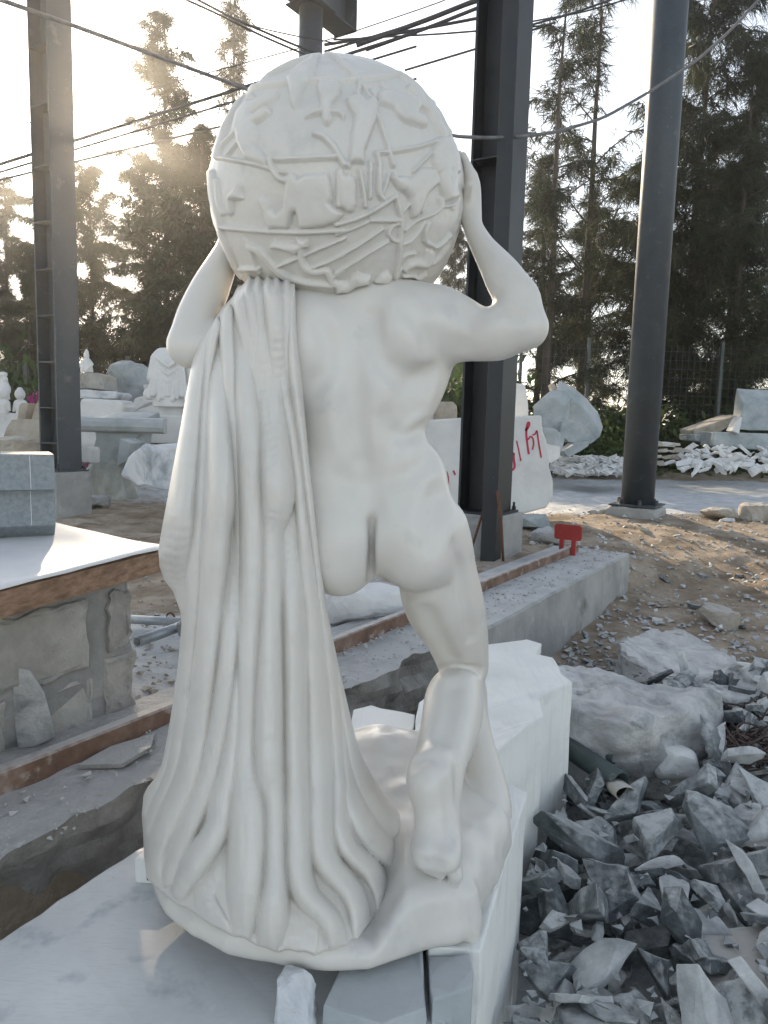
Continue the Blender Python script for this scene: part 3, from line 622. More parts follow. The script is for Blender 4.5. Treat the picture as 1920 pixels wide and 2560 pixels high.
gline = [
 (gA, 15, [(290,1080),(200,1160),(130,1260),(110,1360)]), (gA, 16, [(345,1180),(260,1290),(170,1390)]), (gA, 22, [(470,520),(520,510),(700,475),(960,450)]), (gA, 20, [(1180,430),(1400,400),(1660,420)]), (gB, 20, [(0,440),(230,410),(500,375),(790,330)]),
 (gA, 26, [(690,330),(850,260),(1000,190),(1200,130),(1350,90)]), (gA, 20, [(430,490),(560,400),(690,330)]), (gB, 18, [(-180,50),(0,100),(120,240),(280,400),(360,530)]), (gB, 20, [(290,420),(290,560)]), (gB, 14, [(370,530),(390,620),(440,650)]), (gB, 14, [(430,540),(490,630)]), (gB, 14, [(560,450),(620,550)]),
 (gB, 34, [(920,520),(1010,600),(1060,700),(1180,790),(1250,920),(1340,1090)]), (gB, 25, [(800,330),(940,450),(1130,690),(1200,720)]), (gB, 25, [(1130,690),(1250,820),(1340,1000),(1400,1080)]), (gB, 22, [(510,870),(560,1020),(640,1260),(700,1480)]), (gB, 20, [(480,1330),(700,1310),(1000,1250),(1300,1150),(1400,1090)]), (gB, 16, [(1280,1240),(1150,1360),(960,1550)]),
 (gA, 34, [(1300,1090),(1420,1130),(1520,1230),(1600,1370),(1660,1470)]), (gB, 24, [(0,1280),(60,1400),(150,1490)]), (gA, 30, [(820,1400),(1100,1395),(1540,1380)]), (gA, 32, [(780,1320),(745,1400),(770,1500),(800,1560)]), (gC, 32, [(790,30),(850,130),(1000,150)]), (gC, 14, [(820,40),(1000,50)]),
 (gD, 22, [(290,20),(320,180),(350,340),(360,470)]), (gD, 20, [(420,10),(425,360)]), (gD, 28, [(530,10),(530,330),(590,380)]), (gD, 14, [(650,60),(620,200),(580,310)]), (gC, 40, [(1610,50),(1600,440)]), (gB, 22, [(420,1440),(430,1560)]), (gB, 26, [(500,1350),(530,1450),(540,1560)]),
 (gD, 25, [(0,690),(200,640),(400,560),(580,450),(740,340)]), (gD, 15, [(0,820),(250,730),(430,640)]), (gD, 19, [(0,1100),(300,940),(580,740)]), (gD, 19, [(0,1290),(300,1110),(640,900)]), (gD, 24, [(430,640),(800,640)]), (gC, 28, [(150,720),(700,780),(1100,790),(1660,760)]), (gC, 20, [(780,1240),(1090,1110),(1400,970),(1660,860)]), (gC, 18, [(1180,1260),(1400,1180),(1660,1070)]), (gC, 18, [(1500,1350),(1660,1260)]),
 (gD, 24, [(740,360),(790,560),(820,680),(790,850),(790,1100),(740,1340)]), (gD, 18, [(1310,380),(1320,480),(1200,560),(980,640),(850,760)]), (gD, 16, [(1320,470),(1440,460),(1530,380)]), (gD, 14, [(1130,340),(1060,540)]), (gD, 12, [(1280,360),(1290,480)]), (gD, 14, [(1490,260),(1530,380),(1450,500)]), (gD, 16, [(820,680),(700,700),(640,820),(720,900),(790,900)]), (gD, 16, [(800,560),(900,440)]),
 (gD, 20, [(810,930),(900,910),(1000,800),(1080,660)]), (gD, 20, [(1140,670),(1090,780),(1090,920),(1170,930),(1220,990),(1320,930),(1410,820)]), (gD, 16, [(810,1110),(880,1060),(980,1050)]), (gD, 20, [(840,1330),(960,1320),(1000,1370),(1100,1310)]), (gD, 16, [(720,1410),(800,1250)]), (gD, 18, [(1200,1180),(1290,1100),(1380,960)]),
 (gC, 14, [(430,850),(500,1000),(560,1180),(620,1290)]), (gC, 38, [(500,960),(640,1030),(760,1200),(900,1340),(1000,1370)]), (gC, 35, [(1120,1000),(1130,1160),(1190,1250),(1300,1290),(1440,1250),(1490,1330),(1510,1420),(1660,1450)]), (gC, 30, [(1040,1380),(1200,1420),(1500,1440)]),
 (gC, 30, [(30,50),(60,400),(150,720)]), (gC, 25, [(140,760),(230,1000),(330,1280),(400,1340)]), (gC, 25, [(380,1240),(600,1240)]), (gA, 22, [(60,1370),(300,1410),(600,1470),(760,1520)]), (gA, 35, [(280,760),(180,960),(120,1200),(90,1370)]), (gA, 30, [(430,490),(330,700),(200,880)]), (gC, 20, [(90,150),(110,400),(170,560)]),
]
NL, NT = 760, 380
th = np.linspace(0, math.pi, NT + 1)[1:-1]; ph = np.linspace(0, 2 * math.pi, NL, endpoint=False)
T, P_ = np.meshgrid(th, ph, indexing='ij')
S_ = np.stack([np.sin(T) * np.cos(P_), np.sin(T) * np.sin(P_), np.cos(T)], -1).reshape(-1, 3)
S_ = np.r_[S_, [[0, 0, 1.]], [[0, 0, -1.]]]
vd = CC - gc; vd = vd / np.linalg.norm(vd)
pr_ = S_ * GS; dt = pr_ @ vd; pr_ = np.where((dt < 0)[:, None], pr_ - 2 * dt[:, None] * vd, pr_)     # the far side repeats the carving
qc = (gc + pr_ * GR - CC) @ CR; gu, gv = CX + F * qc[:, 0] / -qc[:, 2], CY - F * qc[:, 1] / -qc[:, 2]
hgt = np.zeros(len(S_)); rel = lambda sd, e, H: H * np.sqrt(np.clip(1 - (1 - np.clip(-sd / e, 0, 1)) ** 2, 0, 1))
for mp, P in gpoly:
    Pd = np.array([mp(*q) for q in P]); lo, hi = Pd.min(0) - 6, Pd.max(0) + 6
    ix = np.where((gu > lo[0]) & (gu < hi[0]) & (gv > lo[1]) & (gv < hi[1]))[0]
    if len(ix): hgt[ix] = np.maximum(hgt[ix], rel(poly_sd(gu[ix], gv[ix], Pd) - 2.0, 13.0, .014))
for mp, r, P in gline:
    A_ = np.array([mp(*q) for q in P]); t_ = np.r_[0, np.cumsum(np.hypot(*np.diff(A_, axis=0).T))]; tt = np.linspace(0, t_[-1], len(P) * 5)
    A_ = np.stack([np.interp(tt, t_, A_[:, i]) for i in range(2)], 1)
    for _ in range(5): A_[1:-1] = .25 * A_[:-2] + .5 * A_[1:-1] + .25 * A_[2:]
    r = r * .1771 + 1.0; lo, hi = A_.min(0) - r - 2, A_.max(0) + r + 2
    ix = np.where((gu > lo[0]) & (gu < hi[0]) & (gv > lo[1]) & (gv < hi[1]))[0]
    if not len(ix): continue
    px, py = gu[ix], gv[ix]; dm = np.full(len(ix), 1e9)
    for k in range(len(A_) - 1):
        ex, ey = A_[k + 1] - A_[k]; q = np.clip(((px - A_[k, 0]) * ex + (py - A_[k, 1]) * ey) / (ex * ex + ey * ey + 1e-9), 0, 1)
        dm = np.minimum(dm, np.hypot(px - A_[k, 0] - q * ex, py - A_[k, 1] - q * ey))
    hgt[ix] = np.maximum(hgt[ix], rel(dm - r, min(r, 5.0), min(.0105, .0035 + r * .0011)))
lm = np.clip((np.abs(S_ @ vd) - .13) / .26, 0, 1); hgt *= lm * lm * (3 - 2 * lm)
hgt += .0010 * fbm(S_ * 16, 3, 9) + .004 * vnoise(S_ * 3.0, 2)
pts = gc + S_ * (GR - .006 + hgt)[:, None] * GS
# relax the height a little so carved edges are rounded
fs = []
ii = np.arange((NT - 2) * NL).reshape(NT - 2, NL); a = ii; b = np.roll(ii, -1, 1)
fs = np.stack([a, a + NL, b + NL, b], -1).reshape(-1, 4).tolist()
nv = (NT - 1) * NL
fs += [[nv, j, (j + 1) % NL] for j in range(NL)] + [[nv + 1, (NT - 2) * NL + (j + 1) % NL, (NT - 2) * NL + j] for j in range(NL)]
obj('globe', pts, fs, M['statue'], statue, True)
# ================================================================ ground, foundation, blocks
RA = np.array([-1.011, 1.88]); RT = np.array([.533, .846]); RN = np.array([.846, -.533])
def sa(x, y):
    return (x - RA[0]) * RN[0] + (y - RA[1]) * RN[1], (x - RA[0]) * RT[0] + (y - RA[1]) * RT[1]
def rp(s_, a, z=0.0): p = RA + RN * s_ + RT * a; return np.array([p[0], p[1], z])
def sstep(x, a, b): t = np.clip((x - a) / (b - a), 0, 1); return t * t * (3 - 2 * t)
def gh(x, y):
    """height of the yard"""
    x = np.asarray(x, float); y = np.asarray(y, float)
    s_, a = sa(x, y)
    pit = np.interp(a, [-3, 1.8, 3.0, 4.6, 5.4, 7.5], [-.62, -.58, -.40, -.30, -.26, -.02])
    pit = pit + .10 * sstep(s_, 1.5, 4.0) * sstep(a, 1.5, 3.5)
    side = sstep(s_, .12, .3) * (1 - sstep(a, 5.2, 7.5) * .0)
    side = np.where(a > 5.2, sstep(s_, .12 - .6 * np.clip(a - 5.2, 0, 1), .3 + 1.2 * np.clip(a - 5.2, 0, 2)), side)
    z = pit * side - .012
    near = 1 - sstep(y, 20, 40)
    z = z + near * (.030 * fbm(np3(x * .7, y * .7), 3, 1) + .022 * fbm(np3(x * 2.6, y * 2.6), 3, 2)) - .004
    bank = .28 * sstep(y - .12 * x, 15.2, 17.5)
    return z + bank * (1 - sstep(y, 60, 120))
def axis(parts):
    out = []
    for a, b, st in parts: out += list(np.arange(a, b, st))
    return np.array(out)
gx = axis([(-400, -60, 60), (-60, -12, 4), (-12, -5, .5), (-5, -2, .1), (-2, 4.6, .05), (4.6, 12, .2), (12, 60, 4), (60, 401, 60)])
gy = axis([(-60, -4, 8), (-4, .4, .4), (.4, 7.5, .05), (7.5, 12, .1), (12, 24, .3), (24, 60, 4), (60, 700, 60)])
GXX, GYY = np.meshgrid(gx, gy, indexing='ij')
GZZ = gh(GXX, GYY)
fine = fbm(np3(GXX * 9, GYY * 9), 3, 8) * .012 * (1 - sstep(GYY, 9, 12)); GZZ = GZZ + fine
nx, ny = len(gx), len(gy); ii = np.arange(nx * ny).reshape(nx, ny)
gf = np.stack([ii[:-1, :-1], ii[1:, :-1], ii[1:, 1:], ii[:-1, 1:]], -1).reshape(-1, 4)
def ground_mat():
    m = bpy.data.materials.new('yard_ground'); m.use_nodes = True; t = m.node_tree; n = t.nodes; L = t.links; b = n['Principled BSDF']
    tc = n.new('ShaderNodeTexCoord'); at = n.new('ShaderNodeAttribute'); at.attribute_name = 'powder'
    def noise(s_, d_=8, r_=.65):
        q = n.new('ShaderNodeTexNoise'); q.inputs['Scale'].default_value = s_; q.inputs['Detail'].default_value = d_; q.inputs['Roughness'].default_value = r_
        L.new(tc.outputs['Object'], q.inputs['Vector']); return q.outputs['Fac']
    def ramp(f_, st):
        c = n.new('ShaderNodeValToRGB'); e = c.color_ramp.elements
        while len(e) < len(st): e.new(.5)
        for x, (p, cc) in zip(e, st): x.position = p; x.color = (*cc, 1)
        L.new(f_, c.inputs[0]); return c.outputs[0]
    sand = ramp(noise(2.6), [(.32, (.17, .13, .09)), (.46, (.30, .24, .175)), (.58, (.42, .35, .275)), (.72, (.52, .47, .40))])
    pow_ = ramp(noise(4), [(.3, (.42, .44, .45)), (.5, (.60, .62, .63)), (.7, (.70, .715, .72))])
    ma = n.new('ShaderNodeMath'); ma.operation = 'ADD'; mb = n.new('ShaderNodeMath'); mb.operation = 'MULTIPLY_ADD'; mb.inputs[1].default_value = 1.5; mb.inputs[2].default_value = -.75
    L.new(noise(5.5, 10, .75), mb.inputs[0]); L.new(at.outputs['Fac'], ma.inputs[0]); L.new(mb.outputs[0], ma.inputs[1])
    mr = n.new('ShaderNodeMapRange'); mr.inputs[1].default_value = .32; mr.inputs[2].default_value = .68; L.new(ma.outputs[0], mr.inputs[0])
    mx = n.new('ShaderNodeMix'); mx.data_type = 'RGBA'; L.new(mr.outputs[0], mx.inputs[0]); L.new(sand, mx.inputs[6]); L.new(pow_, mx.inputs[7])
    # grass-free dark earth far away
    a2 = n.new('ShaderNodeAttribute'); a2.attribute_name = 'earth'
    m2 = n.new('ShaderNodeMix'); m2.data_type = 'RGBA'; L.new(a2.outputs['Fac'], m2.inputs[0]); L.new(mx.outputs[2], m2.inputs[6]); m2.inputs[7].default_value = (.055, .055, .035, 1)
    L.new(m2.outputs[2], b.inputs['Base Color']); b.inputs['Roughness'].default_value = .95; b.inputs['Specular IOR Level'].default_value = .25
    bu = n.new('ShaderNodeBump'); bu.inputs['Strength'].default_value = .9; bu.inputs['Distance'].default_value = .03; L.new(noise(24, 9, .7), bu.inputs['Height']); L.new(bu.outputs[0], b.inputs['Normal'])
    return m
ground = obj('ground', np.stack([GXX, GYY, GZZ], -1).reshape(-1, 3), gf, ground_mat(), None, True, origin=(0, 0, 0)); tag(ground, kind='structure')
s_, a_ = sa(GXX, GYY)
road = sstep(GYY - .10 * GXX, 8.3, 9.4) * (1 - sstep(GYY - .12 * GXX, 14.5, 15.6)) * sstep(GXX, -1, 1.2)
left = .98 * (1 - sstep(s_, -.2, .3)) * (1 - sstep(GYY, 3.2, 4.6)) + .55 * (1 - sstep(s_, -1.2, .2)) * sstep(a_, 2.2, 3.2) * (1 - sstep(a_, 4.6, 5.6)) * sstep(s_, -1.6, -.6)
pitp = .5 * sstep(s_, .2, .4) * (1 - sstep(a_, 2.6, 3.8))
far_l = .45 * sstep(GYY, 8.5, 10) * (1 - sstep(GXX, -3, 0))
pw = np.clip(np.maximum.reduce([road * 1.1, left, pitp, far_l]) + .10 * fbm(np3(GXX * .9, GYY * .9), 3, 12) + .10, 0, 1.2)
ea = sstep(GYY - .12 * GXX, 15.6, 17.0)
for nm, arr in (('powder', pw), ('earth', ea)):
    at = ground.data.attributes.new(nm, 'FLOAT', 'POINT'); at.data.foreach_set('value', arr.reshape(-1).astype(np.float32))

def strip(name, prof_fn, a0, a1, n_, m, parent=None, sm=False, label=None):
    """sweep a closed profile [(s, z)...] along the rail line"""
    rows = []
    for a in np.linspace(a0, a1, n_): rows.append([rp(s2, a, z2) for s2, z2 in prof_fn(a)])
    k = len(rows[0]); V = np.array(rows).reshape(-1, 3)
    fs = []
    for i in range(n_ - 1):
        for j in range(k): fs.append([i * k + j, i * k + (j + 1) % k, (i + 1) * k + (j + 1) % k, (i + 1) * k + j])
    fs.append(list(range(k))[::-1]); fs.append([(n_ - 1) * k + j for j in range(k)])
    return obj(name, V, fs, m, parent, sm)
found = thing('rail_foundation', 'long concrete foundation beam carrying the rail, broken and crumbling near the left', 'foundation', rp(.1, 2.6, -.6))
def prof_rough(a):
    out = [(-.30, -.6), (-.30, .012)]
    e = .20 + .06 * fbm(np.array([a * 2.2, 3.1, 0.]), 4, 21) + .10 * sstep(a, 1.2, 2.1)
    for t in np.linspace(0, 1, 9)[1:]:
        s2 = -.30 + (e + .30) * t
        out.append((s2, .016 + .012 * fbm(np.array([a * 7, s2 * 7, 1.]), 3, 22) - .02 * max(0, t - .8) / .2 * abs(vnoise(np.array([a * 6, 4., 2.]), 3))))
    for t in np.linspace(0, 1, 14)[1:]:
        z2 = .0 - .62 * t
        out.append((e - .02 + .05 * fbm(np.array([a * 4, z2 * 6, 7.]), 4, 23) - .04 * t, z2))
    return out
def prof_cast(a):
    e = .345 + .006 * vnoise(np.array([a * 9, 0, 0.]), 5)
    return [(-.30, -.6), (-.30, .014), (-.1, .018), (.1, .022 + .004 * vnoise(np.array([a * 6, 1, 0.]), 6)), (e - .012, .02), (e, .008), (e + .006, -.15), (e + .01, -.6)]
o = strip('broken_section', prof_rough, -2.2, 2.18, 260, M['trench'], found, False)
strip('cast_section', prof_cast, 2.185, 5.22, 40, M['concrete'], found, False)
rail = thing('steel_rail', 'rusty steel angle rail laid along the concrete foundation, ending at the red stop', 'rail', rp(-.05, 2.6, .02))
def prof_rail(a):
    w_ = .004 * math.sin(a * 3)
    return [(-.075 + w_, .0), (-.075 + w_, .072), (-.062 + w_, .084), (-.028 + w_, .084), (-.022 + w_, .078), (-.022 + w_, .0)]
strip('rail_bar', prof_rail, -2.3, 5.0, 60, M['rail'], rail)
# red stop on the rail
def box_bm(bm, c, sx, sy, sz, rotz=0.0, bev=0.0, ax=None):
    g = bmesh.ops.create_cube(bm, size=1.0); vs = g['verts']
    mt = Matrix.Translation(Vector(c)) @ Matrix.Rotation(rotz, 4, 'Z') @ Matrix.Diagonal((sx, sy, sz, 1))
    bmesh.ops.transform(bm, matrix=mt, verts=vs)
    if bev: bmesh.ops.bevel(bm, geom=[e for e in bm.edges if all(v in vs for v in e.verts)], offset=bev, segments=2, affect='EDGES', profile=.5)
    return vs
def boxobj(name, c, sx, sy, sz, m, parent=None, rotz=0.0, bev=.004):
    bm = bmesh.new(); box_bm(bm, c, sx, sy, sz, rotz, bev); return bmobj(name, bm, m, parent)
RZ = math.atan2(RN[1], RN[0])               # local x runs across the rail
st = thing('rail_stop', 'small red steel plate stop standing on the far end of the rail', 'stop', rp(-.05, 4.86, .084))
c = aty(1250, 1140, 6.2); rb_ = rp(-.05, 4.80, 0)
bm = bmesh.new(); box_bm(bm, (rb_[0], rb_[1], .205), .225, .02, .125, RZ, 0)
ve = [e for e in bm.edges if abs((e.verts[0].co - e.verts[1].co).length - .02) < 1e-3]
bmesh.ops.bevel(bm, geom=ve, offset=.022, segments=4, affect='EDGES', profile=.5)
bmobj('plate', bm, M['red'], st)
for q in (-.05, .05):
    p = rp(-.05 + q, 4.80, 0); boxobj('leg', (p[0], p[1] - .004, .08), .036, .024, .14, M['red'], st, RZ, .003)

# -------- stones
def hull_bm(pts):
    bm = bmesh.new()
    for p in pts: bm.verts.new(p)
    r_ = bmesh.ops.convex_hull(bm, input=bm.verts)
    bmesh.ops.delete(bm, geom=[v for v in bm.verts if not v.link_faces], context='VERTS')
    return bm
def rock(name, c, size, m, seed=0, rough=.06, sub=3, rotz=0.0, parent=None, flat=False, npts=18, boxy=.7, sm=False, tilt=(0, 0)):
    """angular boulder, c = centre of its base"""
    rs = np.random.RandomState(seed); P = rs.uniform(-1, 1, (npts, 3)); P = np.sign(P) * np.abs(P) ** (1 - boxy * .8)
    P[:, :2] *= .5; P[:, 2] = P[:, 2] * .5 + .5
    bm = hull_bm(P)
    bmesh.ops.transform(bm, matrix=Matrix.Diagonal((*size, 1)), verts=bm.verts)
    if not flat:
        bmesh.ops.triangulate(bm, faces=bm.faces)
        for k in range(sub + 1): bmesh.ops.subdivide_edges(bm, edges=[e for e in bm.edges if e.calc_length() > max(size) * (.12 if sub < 4 else .035)], cuts=1, use_grid_fill=True); bmesh.ops.triangulate(bm, faces=bm.faces)
        for k in range(2): bmesh.ops.smooth_vert(bm, verts=bm.verts, factor=.35, use_axis_x=True, use_axis_y=True, use_axis_z=True)
        bm.normal_update(); V = np.array([v.co for v in bm.verts]); N = np.array([v.normal for v in bm.verts]); g = max(size)
        dsp = rough * g * (fbm(V / g * 5 + seed, 4, seed) * .6)
        for v, d_, n_ in zip(bm.verts, dsp, N): v.co += Vector(n_) * float(d_)
    mt = Matrix.Translation(Vector(c)) @ Matrix.Rotation(rotz, 4, 'Z') @ Matrix.Rotation(tilt[0], 4, 'X') @ Matrix.Rotation(tilt[1], 4, 'Y')
    bmesh.ops.transform(bm, matrix=mt, verts=bm.verts)
    return bmobj(name, bm, m, parent, sm)
def prism(name, poly, z0, z1, m, parent=None, bev=.006, jit=.0, seed=0, taper=0.0, sub=0):
    """sawn block: polygon (x, y) extruded between z0 and z1; edges chipped by noise"""
    P = np.array([p[:2] for p in poly], float); c = P.mean(0)
    bm = bmesh.new()
    lo = [bm.verts.new((*(c + (p - c) * (1 + taper)), z0)) for p in P]; hi = [bm.verts.new((*p, z1)) for p in P]
    bm.faces.new(hi); bm.faces.new(lo[::-1])
    for i in range(len(P)): bm.faces.new([lo[i - 1], lo[i], hi[i], hi[i - 1]])
    bmesh.ops.recalc_face_normals(bm, faces=bm.faces)
    if sub:
        for k in range(sub): bmesh.ops.subdivide_edges(bm, edges=[e for e in bm.edges if e.calc_length() > .05], cuts=1)
    if bev: bmesh.ops.bevel(bm, geom=[e for e in bm.edges if e.calc_face_angle(0) > .3], offset=bev, segments=2, affect='EDGES', profile=.6)
    if jit:
        V = np.array([v.co for v in bm.verts]); d_ = np.stack([fbm(V * 9 + 5 * k, 3, seed + k) + .5 * vnoise(V * 40 + k, seed) for k in range(3)], -1) * jit
        for v, q in zip(bm.verts, d_): v.co += Vector(q)
    return bmobj(name, bm, m, parent)
# slab under the statue on the left
A = [atz(u, v, -.03) for u, v in [(-260, 2180), (0, 2022), (300, 1832)]] + [(-.35, 2.02, 0), (.0, 1.95, 0), (.10, 1.5, 0), (.16, 1.12, 0), (.02, .72, 0), (-.9, .62, 0)]
o = prism('marble_slab', A, -.55, -.03, M['slab'], None, .008, .006, 3, sub=3)
tag(o, 'broad pale grey marble slab with brushed top under the left of the statue', 'stone slab')
# blocks right of it
Cp = [atz(u, v, .10) for u, v in [(1065, 1627), (1141, 1566), (1175, 1542), (1165, 1505), (1216, 1481), (1238, 1474.5), (1214, 1454), (1195, 1420), (1157, 1412), (1169, 1390), (1138, 1380), (1050, 1392), (985, 1440)]] + [atz(905, 1516, .10), (.12, 2.3, .1), (.1, 2.07, .1)]
o = prism('marble_block', Cp, -.62, .10, M['block'], None, .005, .004, 5, sub=3)
tag(o, 'tall white sawn marble block with jagged outline behind the kneeling leg', 'stone block')
Dp = [atz(u, v, .07) for u, v in [(745, 1580), (762, 1532), (790, 1523), (905, 1560), (905, 1640)]] + [(.09, 2.08, .07), (-.09, 2.04, .07)]
o = prism('marble_block', [atz(748, 1600, .07), atz(762, 1532, .07), atz(800, 1522, .07), atz(897, 1545, .07), (.095, 2.07, 0), (-.05, 2.03, 0)], -.6, .07, M['block'], None, .005, .003, 6, sub=2)
tag(o, 'low white marble block showing between the cloth and the kneeling leg', 'stone block')
Bp = [(.36, 2.05), (.425, 1.985), (.385, 1.86), (.30, 1.62), (.215, 1.345), (.105, 1.345), (.112, 1.6), (.11, 2.03)]
o = prism('marble_block', Bp, -.62, .024, M['block'], None, .005, .004, 7, sub=3)
tag(o, 'white marble block with tall sawn side face under the right of the plinth', 'stone block')
# packing stones between slab and plinth
o = rock('packing_stone', (-.135, 1.225, -.035), (.075, .07, .10), M['veined'], 11, .07, 2); tag(o, 'small rough white stone wedged upright under the plinth front', 'stone')
o = prism('packing_stone', [atz(290, 1906, -.03), atz(330, 1912, -.03), (-.44, 1.72, 0), (-.52, 1.73, 0)], -.03, .028, M['block'], None, .005, .003, 9, sub=1); tag(o, 'small square marble offcut under the left edge of the plinth', 'stone')
gp = [(-.09, 1.20), (.02, 1.16), (.095, 1.20), (.10, 1.42), (-.02, 1.45)]
o = prism('packing_stone', gp, -.03, .022, M['greyslab'], None, .004, .006, 10, sub=2); tag(o, 'flat grey marble offcut lying under the plinth front', 'stone')
gp = [(.106, 1.215), (.185, 1.25), (.20, 1.335), (.106, 1.335)]
o = prism('packing_stone', gp, -.6, .020, M['greyslab'], None, .004, .006, 13, sub=2); tag(o, 'grey brown stained stone standing between slab and white block', 'stone')
# small moss-and-dirt debris on the slab handled by material

# -------- boulders on the right
o = rock('boulder', (1.03, 3.18, -.60), (.86, .95, .50), M['rocky'], 43, .07, 5, R(25), npts=16, boxy=.6, tilt=(R(-5), R(5)), sm=True); tag(o, 'large grey white rough boulder behind the sawn marble block', 'boulder')
fr = [atz(u, v, -.16) for u, v in [(1330, 1400), (1345, 1375), (1400, 1358), (1480, 1362), (1560, 1395), (1608, 1440), (1560, 1462), (1500, 1470), (1420, 1455)]]
o = prism('flat_rock', fr, -.36, -.16, M['rocky'], None, .02, .028, 15, sub=3, taper=-.06); tag(o, 'broad flat pale rock lying beside the rubble, cracked at its corner', 'rock')
fr = [atz(u, v, -.18) for u, v in [(1505, 1475), (1565, 1467), (1612, 1445), (1655, 1478), (1640, 1500), (1590, 1508), (1530, 1490)]]
o = prism('flat_rock', fr, -.36, -.18, M['rocky'], None, .015, .02, 16, sub=3, taper=-.05); tag(o, 'smaller broken off corner of the flat pale rock', 'rock')

# -------- rubble heap of broken slate
def shard_mesh(i, m):
    rs = np.random.RandomState(100 + i)
    k = rs.randint(4, 7); an = np.sort(rs.uniform(0, 2 * math.pi, k) * .35 + np.linspace(0, 2 * math.pi, k, endpoint=False) * 1.0)
    L_ = rs.uniform(.7, 1.0); W_ = rs.uniform(.30, .75) * L_; T_ = rs.uniform(.06, .24) * L_
    rim = np.stack([np.cos(an) * L_ / 2, np.sin(an) * W_ / 2], 1) * rs.uniform(.8, 1.15, (k, 1))
    up = rim * rs.uniform(.72, 1.0, (k, 1)) + rs.uniform(-.05, .05, (k, 2)); sl1 = rs.uniform(-.35, .35, 2)
    P = [(*p, -T_ / 2) for p in rim] + [(*p, T_ / 2 + p @ sl1 * T_ / .5 * .5) for p in up]
    if rs.rand() < .45: P += [(*(up.mean(0) + rs.uniform(-.1, .1, 2)), T_ * rs.uniform(.6, .9))]
    bm = hull_bm(np.array(P))
    bmesh.ops.dissolve_limit(bm, angle_limit=.06, verts=bm.verts, edges=bm.edges)
    bmesh.ops.bevel(bm, geom=list(bm.edges), offset=.006, segments=1, affect='EDGES', profile=.5)
    bmesh.ops.recalc_face_normals(bm, faces=bm.faces)
    bmesh.ops.triangulate(bm, faces=bm.faces)
    for _ in range(2): bmesh.ops.subdivide_edges(bm, edges=[e for e in bm.edges if e.calc_length() > .16], cuts=1); bmesh.ops.triangulate(bm, faces=bm.faces)
    V = np.array([v.co for v in bm.verts]); d_ = np.stack([fbm(V * 7 + 9 * q, 3, i + q) for q in range(3)], -1) * .016
    for v, q in zip(bm.verts, d_): v.co += Vector(q)
    me = bpy.data.meshes.new('slate_shard'); bm.to_mesh(me); bm.free(); me.materials.append(m); return me
SH = [shard_mesh(i, M['shard']) for i in range(16)]
SP = [shard_mesh(i + 40, M['shardpale']) for i in range(6)]
WH = [shard_mesh(i + 60, M['white']) for i in range(6)]
TN = [shard_mesh(i + 80, M['tan']) for i in range(4)]
def drop(name, me, x, y, z, size, rot, label, cat, group=None):
    o_ = bpy.data.objects.new(name, me); col.objects.link(o_); o_.location = (x, y, z); o_.rotation_euler = rot; o_.scale = (size,) * 3
    return tag(o_, label, cat, group)
HMr = .03; HX0, HY0 = .1, .9
hx = np.arange(HX0, 3.2, HMr); hy = np.arange(HY0, 4.9, HMr); HG = gh(*np.meshgrid(hx, hy, indexing='ij'))
blocked = [np.array([p[:2] for p in q]) for q in (Cp, Bp, A)]
XX, YY = np.meshgrid(hx, hy, indexing='ij')
blk = np.minimum.reduce([poly_sd(XX, YY, b) for b in blocked])
rs = np.random.RandomState(7)
def heap_top(x, y):
    t = sstep(x, .1, .5) * (1 - sstep(y + .55 * (x - 1.2), 3.0, 3.9))
    return t
n_sh = 0
for k in range(4200):
    if n_sh >= 299: break
    p_ = atz(rs.uniform(1060, 1720), rs.uniform(1560, 2300), -.42); x, y = p_[0], p_[1]
    if ((x - 1.0) / .46) ** 2 + ((y - 3.15) / .5) ** 2 < 1 or y > 3.95: continue
    if y > 2.9 and x < 1.35: continue
    size = (.14 + .25 * rs.rand() ** 1.4) * (1.0 if y < 2.7 else .85)
    i = int((x - HX0) / HMr); j = int((y - HY0) / HMr); rr = max(1, int(size * .36 / HMr))
    i0, i1, j0, j1 = max(0, i - rr), i + rr + 1, max(0, j - rr), j + rr + 1
    if not (0 <= i < len(hx) and 0 <= j < len(hy)): continue
    if blk[i, j] < size * .34: continue
    sub_ = HG[i0:i1, j0:j1]
    if sub_.size == 0: continue
    base = sub_.mean() * .7 + sub_.max() * .3
    if base > gh(x, y) + .27: continue
    rot = (rs.normal(0, .52), rs.normal(0, .52), rs.uniform(0, 6.28)); size *= 1.08
    u = rs.rand(); lab, grp, ms = ('broken dark grey slate piece in the rubble heap right of the statue', 'dark slate rubble', SH)
    if u > .64: lab, grp, ms = ('pale dusty broken slate piece in the rubble heap right of the statue', 'pale slate rubble', SP)
    if u > .965: lab, grp, ms = ('small chalk white stone chip lying among the dark rubble', 'white chips in the rubble', WH); size *= .6
    q_ = CR.T @ (np.array([x, y, base]) - CC); us, vs_ = CX + F * q_[0] / -q_[2], CY - F * q_[1] / -q_[2]
    wh = 'at the back of the rubble heap below the boulder' if vs_ < 1740 else ('in the rubble heap close against the white block' if us < 1270 else ('in the rubble heap at the right picture edge' if us > 1510 else ('in the near front of the rubble heap' if vs_ > 1990 else 'in the middle of the rubble heap')))
    lab = {'dark slate rubble': 'broken dark grey slate piece ', 'pale slate rubble': 'pale dusty broken slate piece ', 'white chips in the rubble': 'small chalk white stone chip '}[grp] + wh; grp = grp + ' ' + wh
    drop('slate_shard', ms[rs.randint(len(ms))], x, y, base + size * .12, size, rot, lab, 'rubble', grp)
    HG[i0:i1, j0:j1] = np.maximum(HG[i0:i1, j0:j1], base + size * .17); n_sh += 1
print('shards', n_sh)
